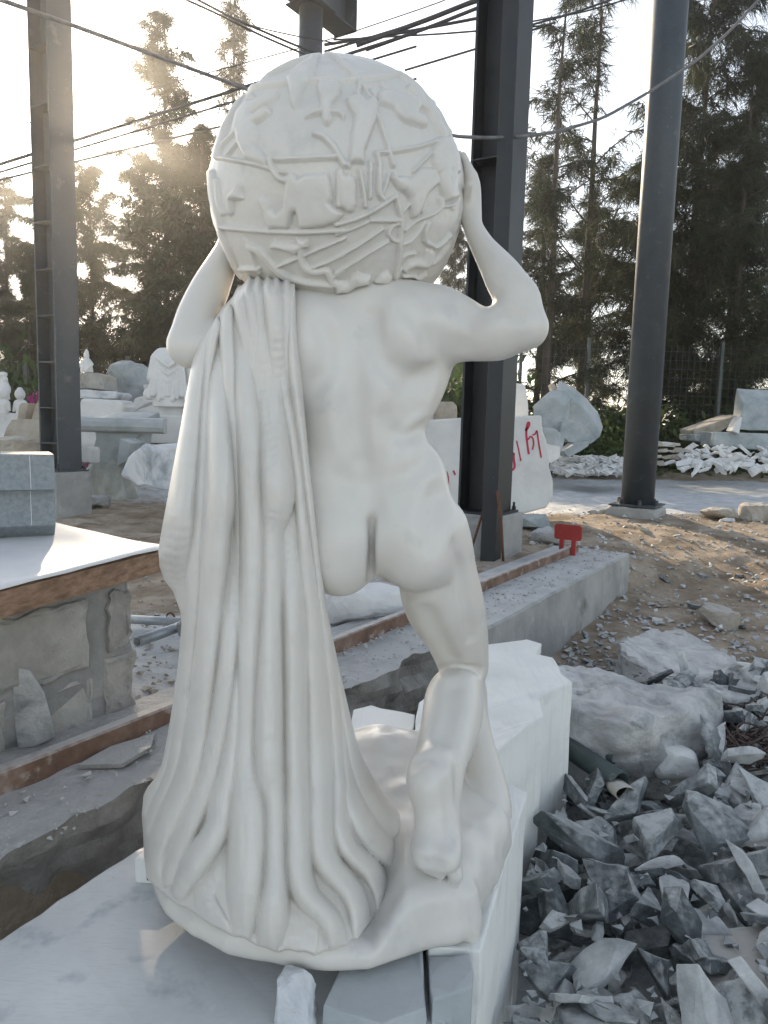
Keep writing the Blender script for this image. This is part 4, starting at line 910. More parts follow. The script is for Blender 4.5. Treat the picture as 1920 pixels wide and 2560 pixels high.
def surf(x, y):
    i = int(np.clip((x - HX0) / HMr, 0, len(hx) - 1)); j = int(np.clip((y - HY0) / HMr, 0, len(hy) - 1)); return HG[i, j]
# singled-out pieces of the heap
p = atz(1457, 1640, -.30); o = rock('white_stone', (p[0], p[1], -.37), (.20, .15, .13), M['block'], 52, .03, 2, R(15), npts=20, boxy=.6); tag(o, 'clean white chunk of marble lying on the dark rubble', 'stone')
p = atz(1585, 2110, -.42); o = prism('sandstone_slab', [(p[0] - .17, p[1] - .05), (p[0] + .05, p[1] - .16), (p[0] + .26, p[1] - .02), (p[0] + .20, p[1] + .15), (p[0] - .05, p[1] + .12)], -.45, -.37, M['tan'], None, .006, .008, 31, sub=2); tag(o, 'tan stained thick stone slab lying at the right edge of the heap', 'stone')
p = atz(1260, 1860, -.40); drop('slate_block', SH[3], p[0], p[1], -.34, .30, (.5, -.3, .6), 'largest dark slate block tilted up beside the white block', 'rubble')
p = atz(1330, 2010, -.44); drop('slate_block', SP[2], p[0], p[1], -.36, .27, (.9, .2, 1.4), 'upright pale grey slate block in the middle of the heap', 'rubble')
p = atz(1270, 1990, -.46); drop('slate_block', SH[7], p[0], p[1], -.40, .24, (-.2, .5, 2.4), 'dark slate block leaning below the largest block of the heap', 'rubble')
p = atz(1480, 1960, -.42); drop('slate_block', SH[11], p[0], p[1], -.36, .29, (.7, .6, .2), 'wedge shaped dark slate block right of the middle of the heap', 'rubble')
p = atz(1480, 2110, -.42); drop('slate_block', SH[5], p[0], p[1], -.36, .27, (-.5, .8, 1.2), 'dark slate block left of the tan stained slab', 'rubble')
def chips(n, fn, smin_, smax_, seed):
    rs2 = np.random.RandomState(seed); V, Fc = [], []
    base = np.array([[1, 1, 1], [1, -1, -1], [-1, 1, -1], [-1, -1, 1], [.2, .9, -.8], [-.6, -.2, .9]]) * .5
    tri = [[0, 1, 4], [0, 4, 2], [0, 2, 5], [0, 5, 3], [0, 3, 1], [1, 3, 2], [1, 2, 4], [2, 3, 5]]
    for k in range(n):
        x, y, z = fn(rs2); s2 = rs2.uniform(smin_, smax_) * rs2.uniform(.6, 1.4); q = np.array(Matrix.Rotation(rs2.uniform(0, 6.28), 3, Vector(rs2.normal(0, 1, 3))))
        b = (base * rs2.uniform(.5, 1.2, (6, 3))) @ q.T * s2 * np.array([1, 1, .6]); o_ = len(V); V += (b + np.array([x, y, z])).tolist(); Fc += [[a + o_ for a in t] for t in tri]
    return V, Fc
def heapchip(rs2):
    while True:
        p_ = atz(rs2.uniform(1080, 1720), rs2.uniform(1540, 2300), -.40)
        if .2 < p_[0] < 3.1 and 1.0 < p_[1] < 4.2:
            i = int((p_[0] - HX0) / HMr); j = int((p_[1] - HY0) / HMr)
            if blk[i, j] > .01: return p_[0], p_[1], HG[i, j] - .035 + rs2.uniform(0, .03)
V, Fc = chips(260, heapchip, .010, .026, 15); o = obj('slate_chips', V, Fc, M['shard']); tag(o, 'small slate chips and splinters filling the rubble heap', 'chips', kind='stuff')
# tubes under the block edge
def tube_v(pts, r, n=10, rads=None, cap=True):
    P = np.array(pts, float); k = len(P); V, Fc = [], []
    for i in range(k):
        t = P[min(i + 1, k - 1)] - P[max(i - 1, 0)]; t = t / (np.linalg.norm(t) + 1e-9)
        a = np.cross(t, [0, 0, 1.]) if abs(t[2]) < .9 else np.cross(t, [1., 0, 0]); a /= np.linalg.norm(a); b = np.cross(t, a)
        ri = rads[i] if rads is not None else r
        for j in range(n): an = 2 * math.pi * j / n; V.append(P[i] + ri * (math.cos(an) * a + math.sin(an) * b))
    for i in range(k - 1):
        for j in range(n): Fc.append([i * n + j, i * n + (j + 1) % n, (i + 1) * n + (j + 1) % n, (i + 1) * n + j])
    if cap: Fc.append(list(range(n))[::-1]); Fc.append([(k - 1) * n + j for j in range(n)])
    return V, Fc
def tube(name, pts, r, m, parent=None, n=10, rads=None, label=None, cat=None, group=None):
    V, Fc = tube_v(pts, r, n, rads); o_ = obj(name, V, Fc, m, parent, True)
    return tag(o_, label, cat, group)
def pipe(name, a, b, ro, ri, m, label, cat, group=None, sq=1.0):
    a = np.array(a, float); b = np.array(b, float); t = b - a; L_ = np.linalg.norm(t); t /= L_; x = np.cross(t, [0, 0, 1.]); x /= np.linalg.norm(x); y = np.cross(x, t)
    V, Fc, n = [], [], 24
    for (q, r_) in ((0, ro), (L_, ro), (L_, ri), (0, ri)):
        for j in range(n): an = 2 * math.pi * j / n; V.append(a + t * q + r_ * (math.cos(an) * x + sq * math.sin(an) * y))
    for i in range(4):
        for j in range(n): Fc.append([i * n + j, i * n + (j + 1) % n, ((i + 1) % 4) * n + (j + 1) % n, ((i + 1) % 4) * n + j])
    return tag(obj(name, V, Fc, m, None, True), label, cat, group)
e1 = aty(1340, 1690, 2.62); pipe('hose_pipe', aty(1205, 1600, 2.95), e1, .042, .034, M['hose'], 'thick dark green hose pipe sticking out from under the white block', 'pipe')
pipe('hose_pipe', aty(1215, 1585, 3.0), aty(1330, 1635, 2.80), .03, .024, M['hose'], 'thin dark green hose lying behind the thick one', 'pipe')
pipe('paper_tube', aty(1322, 1692, 2.66), aty(1354, 1716, 2.52), .042, .039, M['tan'], 'flattened tan cardboard tube with open end lying on the rubble', 'tube', sq=.62)
# bundles of old twine
def bundle(name, c, R_, n, seed, label):
    rs2 = np.random.RandomState(seed); V, Fc = [], []
    for q in range(n):
        ph = rs2.uniform(0, 6.28); a0 = rs2.uniform(0, 6.28); a1 = a0 + rs2.uniform(2.5, 4.5); r_ = R_ * rs2.uniform(.45, 1.0); off = rs2.normal(0, R_ * .22, 3); tl = rs2.normal(0, .3)
        pts_ = [np.array(c) + off + np.array([r_ * math.cos(t), r_ * .8 * math.sin(t), R_ * .35 * math.sin(t * 1.0 + ph) + tl * R_ * math.cos(t)]) for t in np.linspace(a0, a1, 9)]
        v_, f_ = tube_v(pts_, .004, 4, None, False); k = len(V); V += v_; Fc += [[i + k for i in g] for g in f_]
    return tag(obj(name, V, Fc, M['twine'], None), label, 'twine')
p = atz(1595, 1580, -.33); bundle('twine_bundle', (p[0], p[1], -.27), .10, 60, 3, 'tangled grey brown bundle of twine near the right edge, farther one')
p = atz(1610, 1655, -.33); bundle('twine_bundle', (p[0], p[1], -.25), .10, 60, 4, 'dark brown coil of twine lying on the rubble, nearer one')
# ================================================================ work table on the left
TZ = .566
tb = thing('work_table', 'work table of mortared stone with wooden boards and a white sheet on top', 'table', (-1.3, 2.4, 0))
c0 = np.array([-.889, 2.576]); dF = np.array([-.45, -.893]); dF = np.array([-.266, -.425]) / np.linalg.norm([-.266, -.425]); dB = np.array([-.76, .65])
def tf(w_, d_, z): p = c0 + dF * w_ + dB * d_; return (p[0], p[1], z)
def tbox(name, w0, w1, d0, d1, z0, z1, m, parent, jit=.004, bev=.006, seed=0, sub=2):
    P = [tf(w0, d0, 0), tf(w1, d0, 0), tf(w1, d1, 0), tf(w0, d1, 0)]
    return prism(name, P, z0, z1, m, parent, bev, jit, seed, sub=sub)
core = tbox('masonry_core', .012, 1.5, .012, .62, -.04, .488, M['mortar'], tb, .012, .008, 1, 3)
for i, (w0, w1, z0, z1) in enumerate([(.0, .105, .225, .455), (.0, .12, .0, .215), (.20, .60, .20, .44), (.66, 1.02, .20, .43), (1.08, 1.45, .18, .43), (.17, .42, .0, .17), (.47, .88, .0, .17), (.93, 1.4, .0, .16)]):
    tbox('ashlar_stone', w0, w1, (-.004, .004, -.006, .002, -.003, .008, .006, .0)[i], .2, z0, z1, M['ashlar'], core, .016, .014, 20 + i, 4)
for i, (w0, w1) in enumerate([(.33, .47), (.48, .62), (.66, .82), (.84, .98)]):
    tbox('brick', w0, w1, .0, .12, .446, .484, M['brick'], core, .005, .004, 40 + i, 2)
P1 = np.array([-.857, 2.759]); P2 = np.array([-1.091, 2.068]); P3 = np.array([-1.496, 3.291]); dE = (P2 - P1) / np.linalg.norm(P2 - P1); dG = (P3 - P1)
def tq(w_, d_): return P1 + dE * w_ + dG * d_
bt = prism('board_top', [tq(.02, .0), tq(2.2, .0), tq(2.2, .98), tq(.02, .98)], TZ - .062, TZ - .010, M['wood'], tb, .003, .002, 3)
fe = P1 + np.array([.028, -.008])
prism('edge_board', [fe + dE * .055, fe + dE * 2.2, fe + dE * 2.2 + np.array([.03, -.012]), fe + dE * .055 + np.array([.03, -.012])], TZ - .082, TZ - .006, M['wood'], tb, .003, .003, 4, sub=2)
prism('edge_board', [P1 + np.array([.064, -.02]), P1 + np.array([.06, -.02]) + dE * .046, P1 + dE * .05 - np.array([0.0, 0]), P1 + np.array([.002, .01])], TZ - .080, TZ - .004, M['wood'], tb, .003, .002, 5)
# sheet with a slightly wavy edge
nU, nV_ = 30, 24; V = []
for i in range(nU):
    for j in range(nV_):
        w_ = 2.2 * i / (nU - 1); d_ = -.0 + .99 * j / (nV_ - 1); p = tq(w_, d_) + (np.array([.064, -.02]) if j == 0 else 0) + (np.array([.03, -.01]) if j == 1 else 0)
        V.append((p[0], p[1], TZ + .003 + .004 * vnoise(np.array([w_ * 4, d_ * 4, 0.]), 2) + (.004 * vnoise(np.array([w_ * 9, 0, 5.]), 3) if j == 0 else 0)))
Fc = [[i * nV_ + j, (i + 1) * nV_ + j, (i + 1) * nV_ + j + 1, i * nV_ + j + 1] for i in range(nU - 1) for j in range(nV_ - 1)]
o = obj('white_sheet', V, Fc, M['sheet'], tb, True)
sol = o.modifiers.new('thick', 'SOLIDIFY'); sol.thickness = .003; sol.offset = -1
# grey moulded stone on the table
def moulding(name, c, prof, length, yaw, m, label, tilt=0.0, cat='stone'):
    """prof [(d, z)] extruded along local x"""
    bm = bmesh.new(); lo = [bm.verts.new((-length / 2, d_, z_)) for d_, z_ in prof]; hi = [bm.verts.new((length / 2, d_, z_)) for d_, z_ in prof]
    bm.faces.new(lo); bm.faces.new(hi[::-1])
    for i in range(len(prof)): bm.faces.new([lo[i - 1], hi[i - 1], hi[i], lo[i]])
    bmesh.ops.recalc_face_normals(bm, faces=bm.faces)
    bmesh.ops.bevel(bm, geom=[e for e in bm.edges if e.calc_face_angle(0) > .6], offset=.004, segments=2, affect='EDGES', profile=.5)
    bmesh.ops.transform(bm, matrix=Matrix.Translation(Vector(c)) @ Matrix.Rotation(yaw, 4, 'Z') @ Matrix.Rotation(tilt, 4, 'X'), verts=bm.verts)
    return tag(bmobj(name, bm, m), label, cat)
M['granite'] = mat('grey_granite', [(.3, (.16, .185, .20)), (.5, (.22, .25, .265)), (.7, (.27, .30, .315))], scale=60, rough=.6, bump=.06, bscale=90, spots=[((.50, .52, .54), 150, .66, .72)])
yw = math.atan2(dE[1], dE[0])
mp_ = aty(20, 1160, 2.86)
moulding('moulded_stone', (-1.55, 2.83, TZ + .008), [(-.045, 0), (-.115, .05), (-.10, .185), (-.155, .192), (-.125, .325), (.10, .325), (.14, .195), (.09, .185), (.09, .05), (.04, 0)], .50, R(28), M['granite'], 'grey speckled moulded stone with chalk lines standing on the white table')
for q in (-.09, .02, .13):
    pass
# chalk lines: thin raised strips on its front
ch = bpy.data.objects['moulded_stone']
for q in (.05, .165):
    V = []; Fc = []
    pr = [(-.1155, .054), (-.1010, .183)], [(-.1555, .197), (-.1262, .321)]
    for (a, b) in pr:
        k = len(V)
        for (d_, z_), w_ in ((a, -.0009), (a, .0009), (b, .0009), (b, -.0009)): 
            v_ = Matrix.Rotation(R(28), 3, 'Z') @ Vector((q + w_, d_ - .0012, z_)); V.append((v_.x - 1.55, v_.y + 2.83, v_.z + TZ + .008))
        Fc.append([k, k + 1, k + 2, k + 3])
    obj('chalk_line', V, Fc, M['sheet'], ch)
# stone leaning on the table base
q = rp(.07, .32, .03); o = prism('broken_tile', [rp(.02, .22), rp(.12, .30), rp(.10, .42), rp(.03, .50), rp(-.01, .36)], .022, .036, M['trench'], None, .002, .003, 3, sub=1); tag(o, 'flat broken tile lying on the foundation beside the rail', 'tile')
wv = [rp(.16 + .03 * math.sin(i * .8), .46 - .012 * i, .06 - .035 * i) for i in range(10)]
tube('dry_twig', wv, .0018, M['twine'], None, 5, label='thin dry twig hanging over the crumbled edge of the foundation', cat='twig')
# galvanised pipes behind the cloth
g1 = aty(285, 1335, 3.55); g2 = aty(400, 1345, 3.50)
pipe('steel_pipe', aty(250, 1336, 3.62), aty(430, 1346, 3.50), .022, .018, M['galv'], 'galvanised steel pipe lying level behind the cloth, farther one', 'pipe')
pipe('steel_pipe', aty(296, 1387, 3.18), aty(440, 1335, 3.55), .024, .019, M['galv'], 'galvanised steel pipe lying at a slant behind the cloth, nearer one', 'pipe')
p = atz(375, 1400, 0); o = rock('pipe_rest', (p[0] + .1, p[1] + .05, -.01), (.24, .16, .15), M['concrete'], 23, .03, 2); tag(o, 'small concrete lump under the galvanised pipes', 'concrete lump')
hk = [aty(368 + 9 * math.cos(t), 1335 - 11 * math.sin(t), 3.56) for t in np.linspace(-.3, 3.4, 9)]; tube('iron_hook', hk, .005, M['rebar'], None, 6, label='small rusty iron loop standing behind the pipes', cat='hook')
# pale slab seen under the figure, between cloth and thigh
o = rock('pale_slab', tuple(np.array(atz(775, 1350, .0)) + np.array([0, .25, -.03])), (.62, .42, .20), M['white'], 33, .05, 3, R(30), npts=26, boxy=.7); tag(o, 'pale broken slab lying beyond the rail, seen under the figure', 'stone')

# ================================================================ steel frame
def hbeam_bm(D, W, tf_=.018, tw=.012, L_=1.0):
    """H section, flanges across local y (normal along x), length along z from 0"""
    h = D / 2; w_ = W / 2; t = tw / 2
    pr = [(h, -w_), (h, w_), (h - tf_, w_), (h - tf_, t), (-h + tf_, t), (-h + tf_, w_), (-h, w_), (-h, -w_), (-h + tf_, -w_), (-h + tf_, -t), (h - tf_, -t), (h - tf_, -w_)]
    bm = bmesh.new(); lo = [bm.verts.new((x, y, 0)) for x, y in pr]; hi = [bm.verts.new((x, y, L_)) for x, y in pr]
    n = len(pr)
    for i in range(n): bm.faces.new([lo[i - 1], lo[i], hi[i], hi[i - 1]])
    for vs in (lo, hi):
        for g in ([0, 1, 2, 11], [2, 3, 10, 11], [3, 4, 9, 10], [4, 5, 8, 9], [5, 6, 7, 8]): bm.faces.new([vs[k] for k in g])
    return bm
def hcol(name, x, y, zb, D, W, H, m, label, stiff, ped, pedlabel, bolts=True):
    pd = thing('concrete_pedestal', pedlabel, 'pedestal', (x, y, -.1))
    bm = bmesh.new(); box_bm(bm, (x, y, zb / 2 - .15), ped, ped, zb + .3, RZ, .012)
    bmobj('pedestal_block', bm, M['concrete'], pd)
    t = thing(name, label, 'column', (x, y, zb))
    mt = Matrix.Translation((x, y, zb + .02)) @ Matrix.Rotation(RZ, 4, 'Z')
    bm = hbeam_bm(D, W, .02, .014, H); bmesh.ops.transform(bm, matrix=mt, verts=bm.verts); bmobj('h_profile', bm, m, t)
    boxobj('base_plate', (x, y, zb + .011), D + .10, W + .10, .018, m, t, RZ, .002)
    for z_ in stiff:
        for q in (-1, 1):
            p = mt @ Vector((0, q * (W / 4 + .003), z_)); boxobj('stiffener', p, D - .042, W / 2 - .008, .012, m, t, RZ, 0)
    for q in (-1, 1):
        for r_ in (-1, 1):
            p = mt @ Vector((r_ * (D / 2 + .02), q * (W / 2 + .02), .02)); 
            bm = bmesh.new(); bmesh.ops.create_cone(bm, cap_ends=True, segments=6, radius1=.018, radius2=.018, depth=.03, matrix=Matrix.Translation(p + Vector((0, 0, -.005)))); bmesh.ops.create_cone(bm, cap_ends=True, segments=8, radius1=.010, radius2=.010, depth=.05, matrix=Matrix.Translation(p + Vector((0, 0, .02))))
            bmobj('anchor_bolt', bm, M['steeldk'], t)
    return t
hcol('steel_column', -3.385, 7.72, .47, .31, .27, 9.0, M['steel'], 'dark grey steel column with stiffener plates at the left', [.27, .63, 1.09, 1.55, 2.0, 2.46, 2.98, 3.55, 4.1, 4.7], .42, 'concrete pedestal under the left steel column')
hcol('steel_column', .835, 6.12, .335, .33, .33, 9.0, M['steeldk'], 'black steel column on a concrete pedestal right of the statue', [1.35, 2.75, 4.15, 5.5], .50, 'concrete pedestal under the black steel column')
# slim post in front
pz = rp(0, 0); px_, py_ = .845, 5.72
ps = thing('steel_post', 'slim black steel post standing in front of the black column', 'post', (px_, py_, 0))
bm = bmesh.new(); box_bm(bm, (px_, py_, 3.95), .125, .125, 8.0, RZ, .006); bmobj('box_profile', bm, M['steeldk'], ps)
M['steelside'] = M['steel']
tube('rebar', [aty(1074, 1060, 5.60), aty(1083, 1130, 5.60), aty(1087, 1212, 5.60)], .011, M['rebar'], None, 7, label='rusty ribbed rebar standing against the slim black post', cat='rebar')
tube('rebar', [aty(1045, 1100, 5.75), aty(1014, 1200, 5.78)], .010, M['rebar'], None, 7, label='thin rebar leaning at a slant left of the slim black post', cat='rebar')
# round columns
def rcol(x, y, zb, r, H, label, pedlabel):
    pd = rock('concrete_footing', (x, y, -.12), (r * 3.2, r * 3.2, zb + .12), M['concrete'], 61, .02, 2, RZ, npts=40, boxy=.95); tag(pd, pedlabel, 'footing')
    t = thing('round_column', label, 'column', (x, y, zb))
    V, Fc, n = [], [], 40
    zs = [zb + .02, zb + H]
    for z_ in zs:
        for j in range(n): an = 2 * math.pi * j / n; V.append((x + r * math.cos(an), y + r * math.sin(an), z_))
    Fc = [[j, (j + 1) % n, n + (j + 1) % n, n + j] for j in range(n)] + [list(range(n))[::-1], [n + j for j in range(n)]]
    o_ = obj('pipe_shaft', V, Fc, M['steel'], t, False)
    for pl_ in o_.data.polygons:
        if len(pl_.vertices) == 4: pl_.use_smooth = True
    boxobj('base_plate', (x, y, zb + .012), r * 2.8, r * 2.8, .02, M['steel'], t, RZ, .002)
    for k in range(6):
        an = k * 1.047 + .3; bm = bmesh.new(); bmesh.ops.create_cone(bm, cap_ends=True, segments=6, radius1=.026, radius2=.022, depth=.06, matrix=Matrix.Translation((x + r * 1.22 * math.cos(an), y + r * 1.22 * math.sin(an), zb + .05))); bmobj('anchor_bolt', bm, M['steel'], t)
    return t
p = aty(1376, 1096, 9.0); rcol(p[0], p[1], .13, .195, 9.0, 'round dark grey steel column at the right by the white road', 'low concrete footing under the right round column')
p = aty(671, 100, 10.95); rcol(p[0], p[1], .1, .165, 6.6, 'round steel column rising behind the globe', 'concrete footing of the column behind the globe')
zb_ = aty(671, 52, 10.95)[2]
bmn = thing('steel_beam', 'dark steel I beam overhead resting on the column behind the globe', 'beam', (p[0], p[1], 6.72))
e0 = np.array([p[0], p[1]]) + RT * .80; e1 = np.array([p[0], p[1]]) - RT * 7.2; L_ = 8.0
bm = hbeam_bm(.52, .36, .022, .014, L_); mt = Matrix.Translation((e1[0], e1[1], 6.72 + .26)) @ Matrix.Rotation(math.atan2(RT[1], RT[0]), 4, 'Z') @ Matrix.Rotation(R(90), 4, 'Y') @ Matrix.Rotation(R(0), 4, 'Z')
bmesh.ops.transform(bm, matrix=mt, verts=bm.verts); bmobj('i_profile', bm, M['steel'], bmn)
boxobj('end_plate', (e0[0] + RT[0] * .012, e0[1] + RT[1] * .012, 6.98), .02, .40, .56, M['steel'], bmn, math.atan2(RT[1], RT[0]), .002)
boxobj('cap_plate', (p[0], p[1], 6.705), .5, .5, .02, M['steel'], bmn, RZ, .002)

# ================================================================ cables
def cable(pts, r, m, label, sag=0.0, cat='cable', n=22):
    P = [aty(u, v, y) for u, v, y in pts]; P = np.array(P)
    t = np.linspace(0, 1, len(P)); tt = np.linspace(0, 1, n)
    Q_ = np.stack([np.interp(tt, t, P[:, i]) for i in range(3)], 1)
    if len(P) > 2:
        for _ in range(2): Q_[1:-1] = .25 * Q_[:-2] + .5 * Q_[1:-1] + .25 * Q_[2:]
    Q_[:, 2] -= sag * 4 * tt * (1 - tt)
    return tube('overhead_cable', Q_, r, m, None, 6, label=label, cat=cat)
cable([(-60, -22, 4.2), (150, 52, 4.6), (520, 188, 5.4), (900, 320, 6.2)], .0125, M['cablegrey'], 'thickest grey cable slanting down from the upper left to the globe')
cable([(-80, 380, 9), (515, 192, 9), (900, 70, 9)], .018, M['cable'], 'upper dark cable crossing the sun glow at the left')
cable([(-80, 396, 9.5), (500, 221, 9.5), (900, 100, 9.5)], .013, M['cable'], 'middle thin cable crossing the sun glow at the left')
cable([(-80, 408, 10), (470, 275, 10), (900, 170, 10)], .014, M['cable'], 'lowest thin cable crossing the sun glow at the left')
cable([(-80, 305, 12), (420, 165, 12), (700, 90, 12), (960, 2, 12), (1000, -20, 12)], .009, M['cable'], 'very thin wire crossing from the left up to the right')
cable([(370, -15, 8), (470, 30, 8), (560, 75, 8), (645, 112, 8), (760, 160, 8)], .011, M['cable'], 'lower of the dark cables running to the column behind the globe')
cable([(400, -15, 8.3), (500, 38, 8.3), (645, 101, 8.3), (760, 140, 8.3)], .012, M['cable'], 'upper of the dark cables running to the column behind the globe')
cable([(510, 46, 8.6), (580, 65, 8.6), (645, 79, 8.6), (720, 92, 8.6)], .007, M['cable'], 'short thin cable ending at the beam end')
for i, (a, b, r_) in enumerate([((770, 98), (1080, -20), .026), ((790, 108), (1080, -2), .020), ((700, 97), (1060, 34), .017), ((720, 86), (1180, 55), .010), ((874, 152), (1200, 48), .012), ((700, 112), (1060, -6), .014)]):
    cable([(*a, 9), ((a[0] + b[0]) / 2, (a[1] + b[1]) / 2 + 3, 9), (*b, 9)], r_, M['cable'], ['thickest cable of the bundle right of the globe top', 'second cable of the bundle right of the globe top', 'level cable of the bundle right of the globe top', 'flattest thin cable right of the globe top', 'lowest lone cable right of the globe', 'steep thin cable of the bundle right of the globe top'][i])
cable([(1140, 56, 9), (1240, 28, 9), (1340, -8, 9)], .012, M['cable'], 'dark cable leaving the black column to the upper right, lower one')
cable([(1140, 48, 9.2), (1260, 26, 9.2), (1370, -6, 9.2)], .009, M['cable'], 'dark cable leaving the black column to the upper right, upper one')
cable([(950, 285, 5.9), (987, 295, 5.72), (1060, 298, 5.70), (1129, 295, 5.66), (1204, 285, 5.9), (1304, 255, 6.3), (1404, 198, 6.8), (1504, 132, 7.2), (1579, 65, 7.5), (1660, -25, 7.8)], .013, M['cablegrey'], 'slack grey cable drooping from the black post up to the right', 0, 'cable', 60)
# ================================================================ stone yard behind
def shp(u, v, y): return aty(u, v, y)
# big white block with red spray letters
gy_ = 8.0
Pb = [shp(905, 1100, gy_)[:2], shp(1180, 1100, gy_)[:2] + np.array([.02, .0]), shp(1180, 1100, gy_)[:2] + np.array([.12, .9]), shp(905, 1100, gy_)[:2] + np.array([.1, .9])]
ge = [(912, 908), (1000, 902), (1170, 897), (1172, 930), (1180, 950), (1186, 985), (1187, 1010), (1195, 1040), (1194, 1075), (1180, 1097), (1120, 1113), (1000, 1112), (912, 1100)]
bm = bmesh.new(); fr_ = [Vector(aty(u, v, gy_)) for u, v in ge]; 
vf = [bm.verts.new(p) for p in fr_]; vb = [bm.verts.new(p + Vector((.05, .85, -.02))) for p in fr_]
bm.faces.new(vf); bm.faces.new(vb[::-1])
for i in range(len(vf)): bm.faces.new([vf[i - 1], vf[i], vb[i], vb[i - 1]])
bmesh.ops.recalc_face_normals(bm, faces=bm.faces)
bmesh.ops.bevel(bm, geom=[e for e in bm.edges if e.calc_face_angle(0) > .8], offset=.02, segments=2, affect='EDGES', profile=.5)
gb = thing('marble_block', 'large white marble block marked with red spray paint behind the black column', 'stone block', aty(1060, 1110, gy_ + .3))
bmobj('block_body', bm, M['white'], gb)
def ribbon(pts, wpx, y):
    P = np.array([aty(u, v, y) for u, v in pts]); t = np.linspace(0, 1, len(P)); tt = np.linspace(0, 1, 22); Q_ = np.stack([np.interp(tt, t, P[:, i]) for i in range(3)], 1)
    for _ in range(2): Q_[1:-1] = .25 * Q_[:-2] + .5 * Q_[1:-1] + .25 * Q_[2:]
    V, Fc = [], []; w_ = wpx * y / F / 2
    for i in range(len(Q_)):
        d_ = Q_[min(i + 1, len(Q_) - 1)] - Q_[max(i - 1, 0)]; n_ = np.array([-d_[2], 0, d_[0]]); n_ /= np.linalg.norm(n_) + 1e-9
        V += [Q_[i] + n_ * w_, Q_[i] - n_ * w_]
    Fc = [[2 * i, 2 * i + 1, 2 * i + 3, 2 * i + 2] for i in range(len(Q_) - 1)]
    return obj('paint_stroke', V, Fc, M['spray'], gb)
def Z6(x, y): return (1060 + x / 4.425) * .864, (1000 + y / 4.425) * .864
for st_, w_ in [([(1120, 340), (1160, 300), (1170, 250), (1150, 245), (1135, 300), (1130, 380), (1145, 500), (1160, 600)], 4.5), ([(1150, 440), (1180, 400), (1205, 420), (1215, 480), (1200, 550)], 3.6), ([(1200, 385), (1225, 385), (1245, 350), (1250, 330), (1265, 450), (1285, 570), (1298, 640)], 3.6),
                ([(1025, 450), (1045, 540), (1072, 675)], 3.2), ([(935, 625), (985, 600), (995, 580), (990, 640), (1005, 720), (1000, 760), (960, 785), (930, 800)], 5), ([(945, 460), (950, 480)], 4), ([(225, 780), (255, 810), (265, 900), (255, 1040), (265, 1130), (300, 1190), (340, 1190), (350, 1140)], 6), ([(120, 740), (150, 810)], 5), ([(325, 780), (345, 830)], 4)]:
    ribbon([Z6(*q) for q in st_], w_, gy_ - .004)
def ublock(name, poly, y, depth, m, label, cat='stone', jit=.01, bev=.012, slant=0.0, tilt=0.0, sub=2):
    """a stone whose front outline is given in the picture plane at depth y"""
    bm = bmesh.new(); pf = [Vector(aty(u, v, y)) for u, v in poly]
    vf = [bm.verts.new(p) for p in pf]; vb = [bm.verts.new(p + Vector((slant, depth, tilt))) for p in pf]
    bm.faces.new(vf); bm.faces.new(vb[::-1])
    for i in range(len(vf)): bm.faces.new([vf[i - 1], vf[i], vb[i], vb[i - 1]])
    bmesh.ops.recalc_face_normals(bm, faces=bm.faces)
    if sub:
        bmesh.ops.triangulate(bm, faces=[f_ for f_ in bm.faces if len(f_.verts) > 4])
        for k in range(sub): bmesh.ops.subdivide_edges(bm, edges=[e for e in bm.edges if e.calc_length() > .12], cuts=1)
    if bev: bmesh.ops.bevel(bm, geom=[e for e in bm.edges if e.calc_face_angle(0) > .5], offset=bev, segments=2, affect='EDGES', profile=.5)
    if jit:
        V = np.array([v.co for v in bm.verts]); d_ = np.stack([fbm(V * 4 + 5 * k, 3, len(poly) + k) for k in range(3)], -1) * jit
        for v, q in zip(bm.verts, d_): v.co += Vector(q)
    return tag(bmobj(name, bm, m), label, cat)
ublock('leaning_stone', [(25, 1475), (38, 1443), (62, 1447), (98, 1500), (124, 1596), (80, 1615), (42, 1618), (34, 1560)], float(atz(75, 1618, .01)[1]), .06, M['rocky'], 'grey rough wedge of stone leaning against the table base', 'stone', .008, .004, -.03, -.01, 3)
def Z5(x, y): return x * .25, 734.4 + y * .25                       # tracing sheet of the left background
def Z4(x, y): return 864.2 + x * .479, 734.4 + y * .479             # and of the right background
def z5(*p): return [Z5(*q) for q in p]
def z4(*p): return [Z4(*q) for q in p]
ublock('beige_block', z4((95, 372), (115, 265), (158, 262), (162, 372)), 9.2, .6, M['white'], 'small pale block behind the spray painted block, left of the beige one', 'stone block')
ublock('beige_block', z4((158, 275), (240, 280), (258, 300), (258, 372), (158, 372)), 9.0, .5, M['tan'], 'beige block with brown stain standing behind the spray painted block', 'stone block')
ublock('marble_block', z4((500, 200), (520, 195), (565, 200), (580, 300), (582, 420), (490, 420)), 9.3, .5, M['white'], 'upright pale block right of the black column, behind the painted block', 'stone block')
# grey broken slabs leaning on the tree
ublock('broken_slab', z4((600, 300), (640, 262), (700, 262), (735, 300), (720, 420), (640, 430), (600, 340)), 13.0, .25, M['greyslab'], 'pale grey broken slab at the left of the slab pile by the tree', 'stone slab', .015, .006, .2, .15)
ublock('broken_slab', z4((700, 230), (760, 255), (830, 310), (875, 370), (900, 440), (860, 470), (760, 440), (715, 330)), 13.6, .2, M['greyslab'], 'largest dark grey slab leaning in the pile by the tree', 'stone slab', .015, .006, .1, .2)
ublock('broken_slab', z4((672, 200), (690, 195), (720, 260), (750, 330), (735, 365), (700, 300)), 13.3, .15, M['tan'], 'rust brown pointed slab edge on top of the pile by the tree', 'stone slab', .02, .01)
ublock('broken_slab', z4((735, 365), (815, 375), (860, 420), (850, 470), (760, 460), (720, 420)), 12.8, .3, M['greyslab'], 'grey slab lying in the middle of the pile by the tree', 'stone slab', .015, .006)
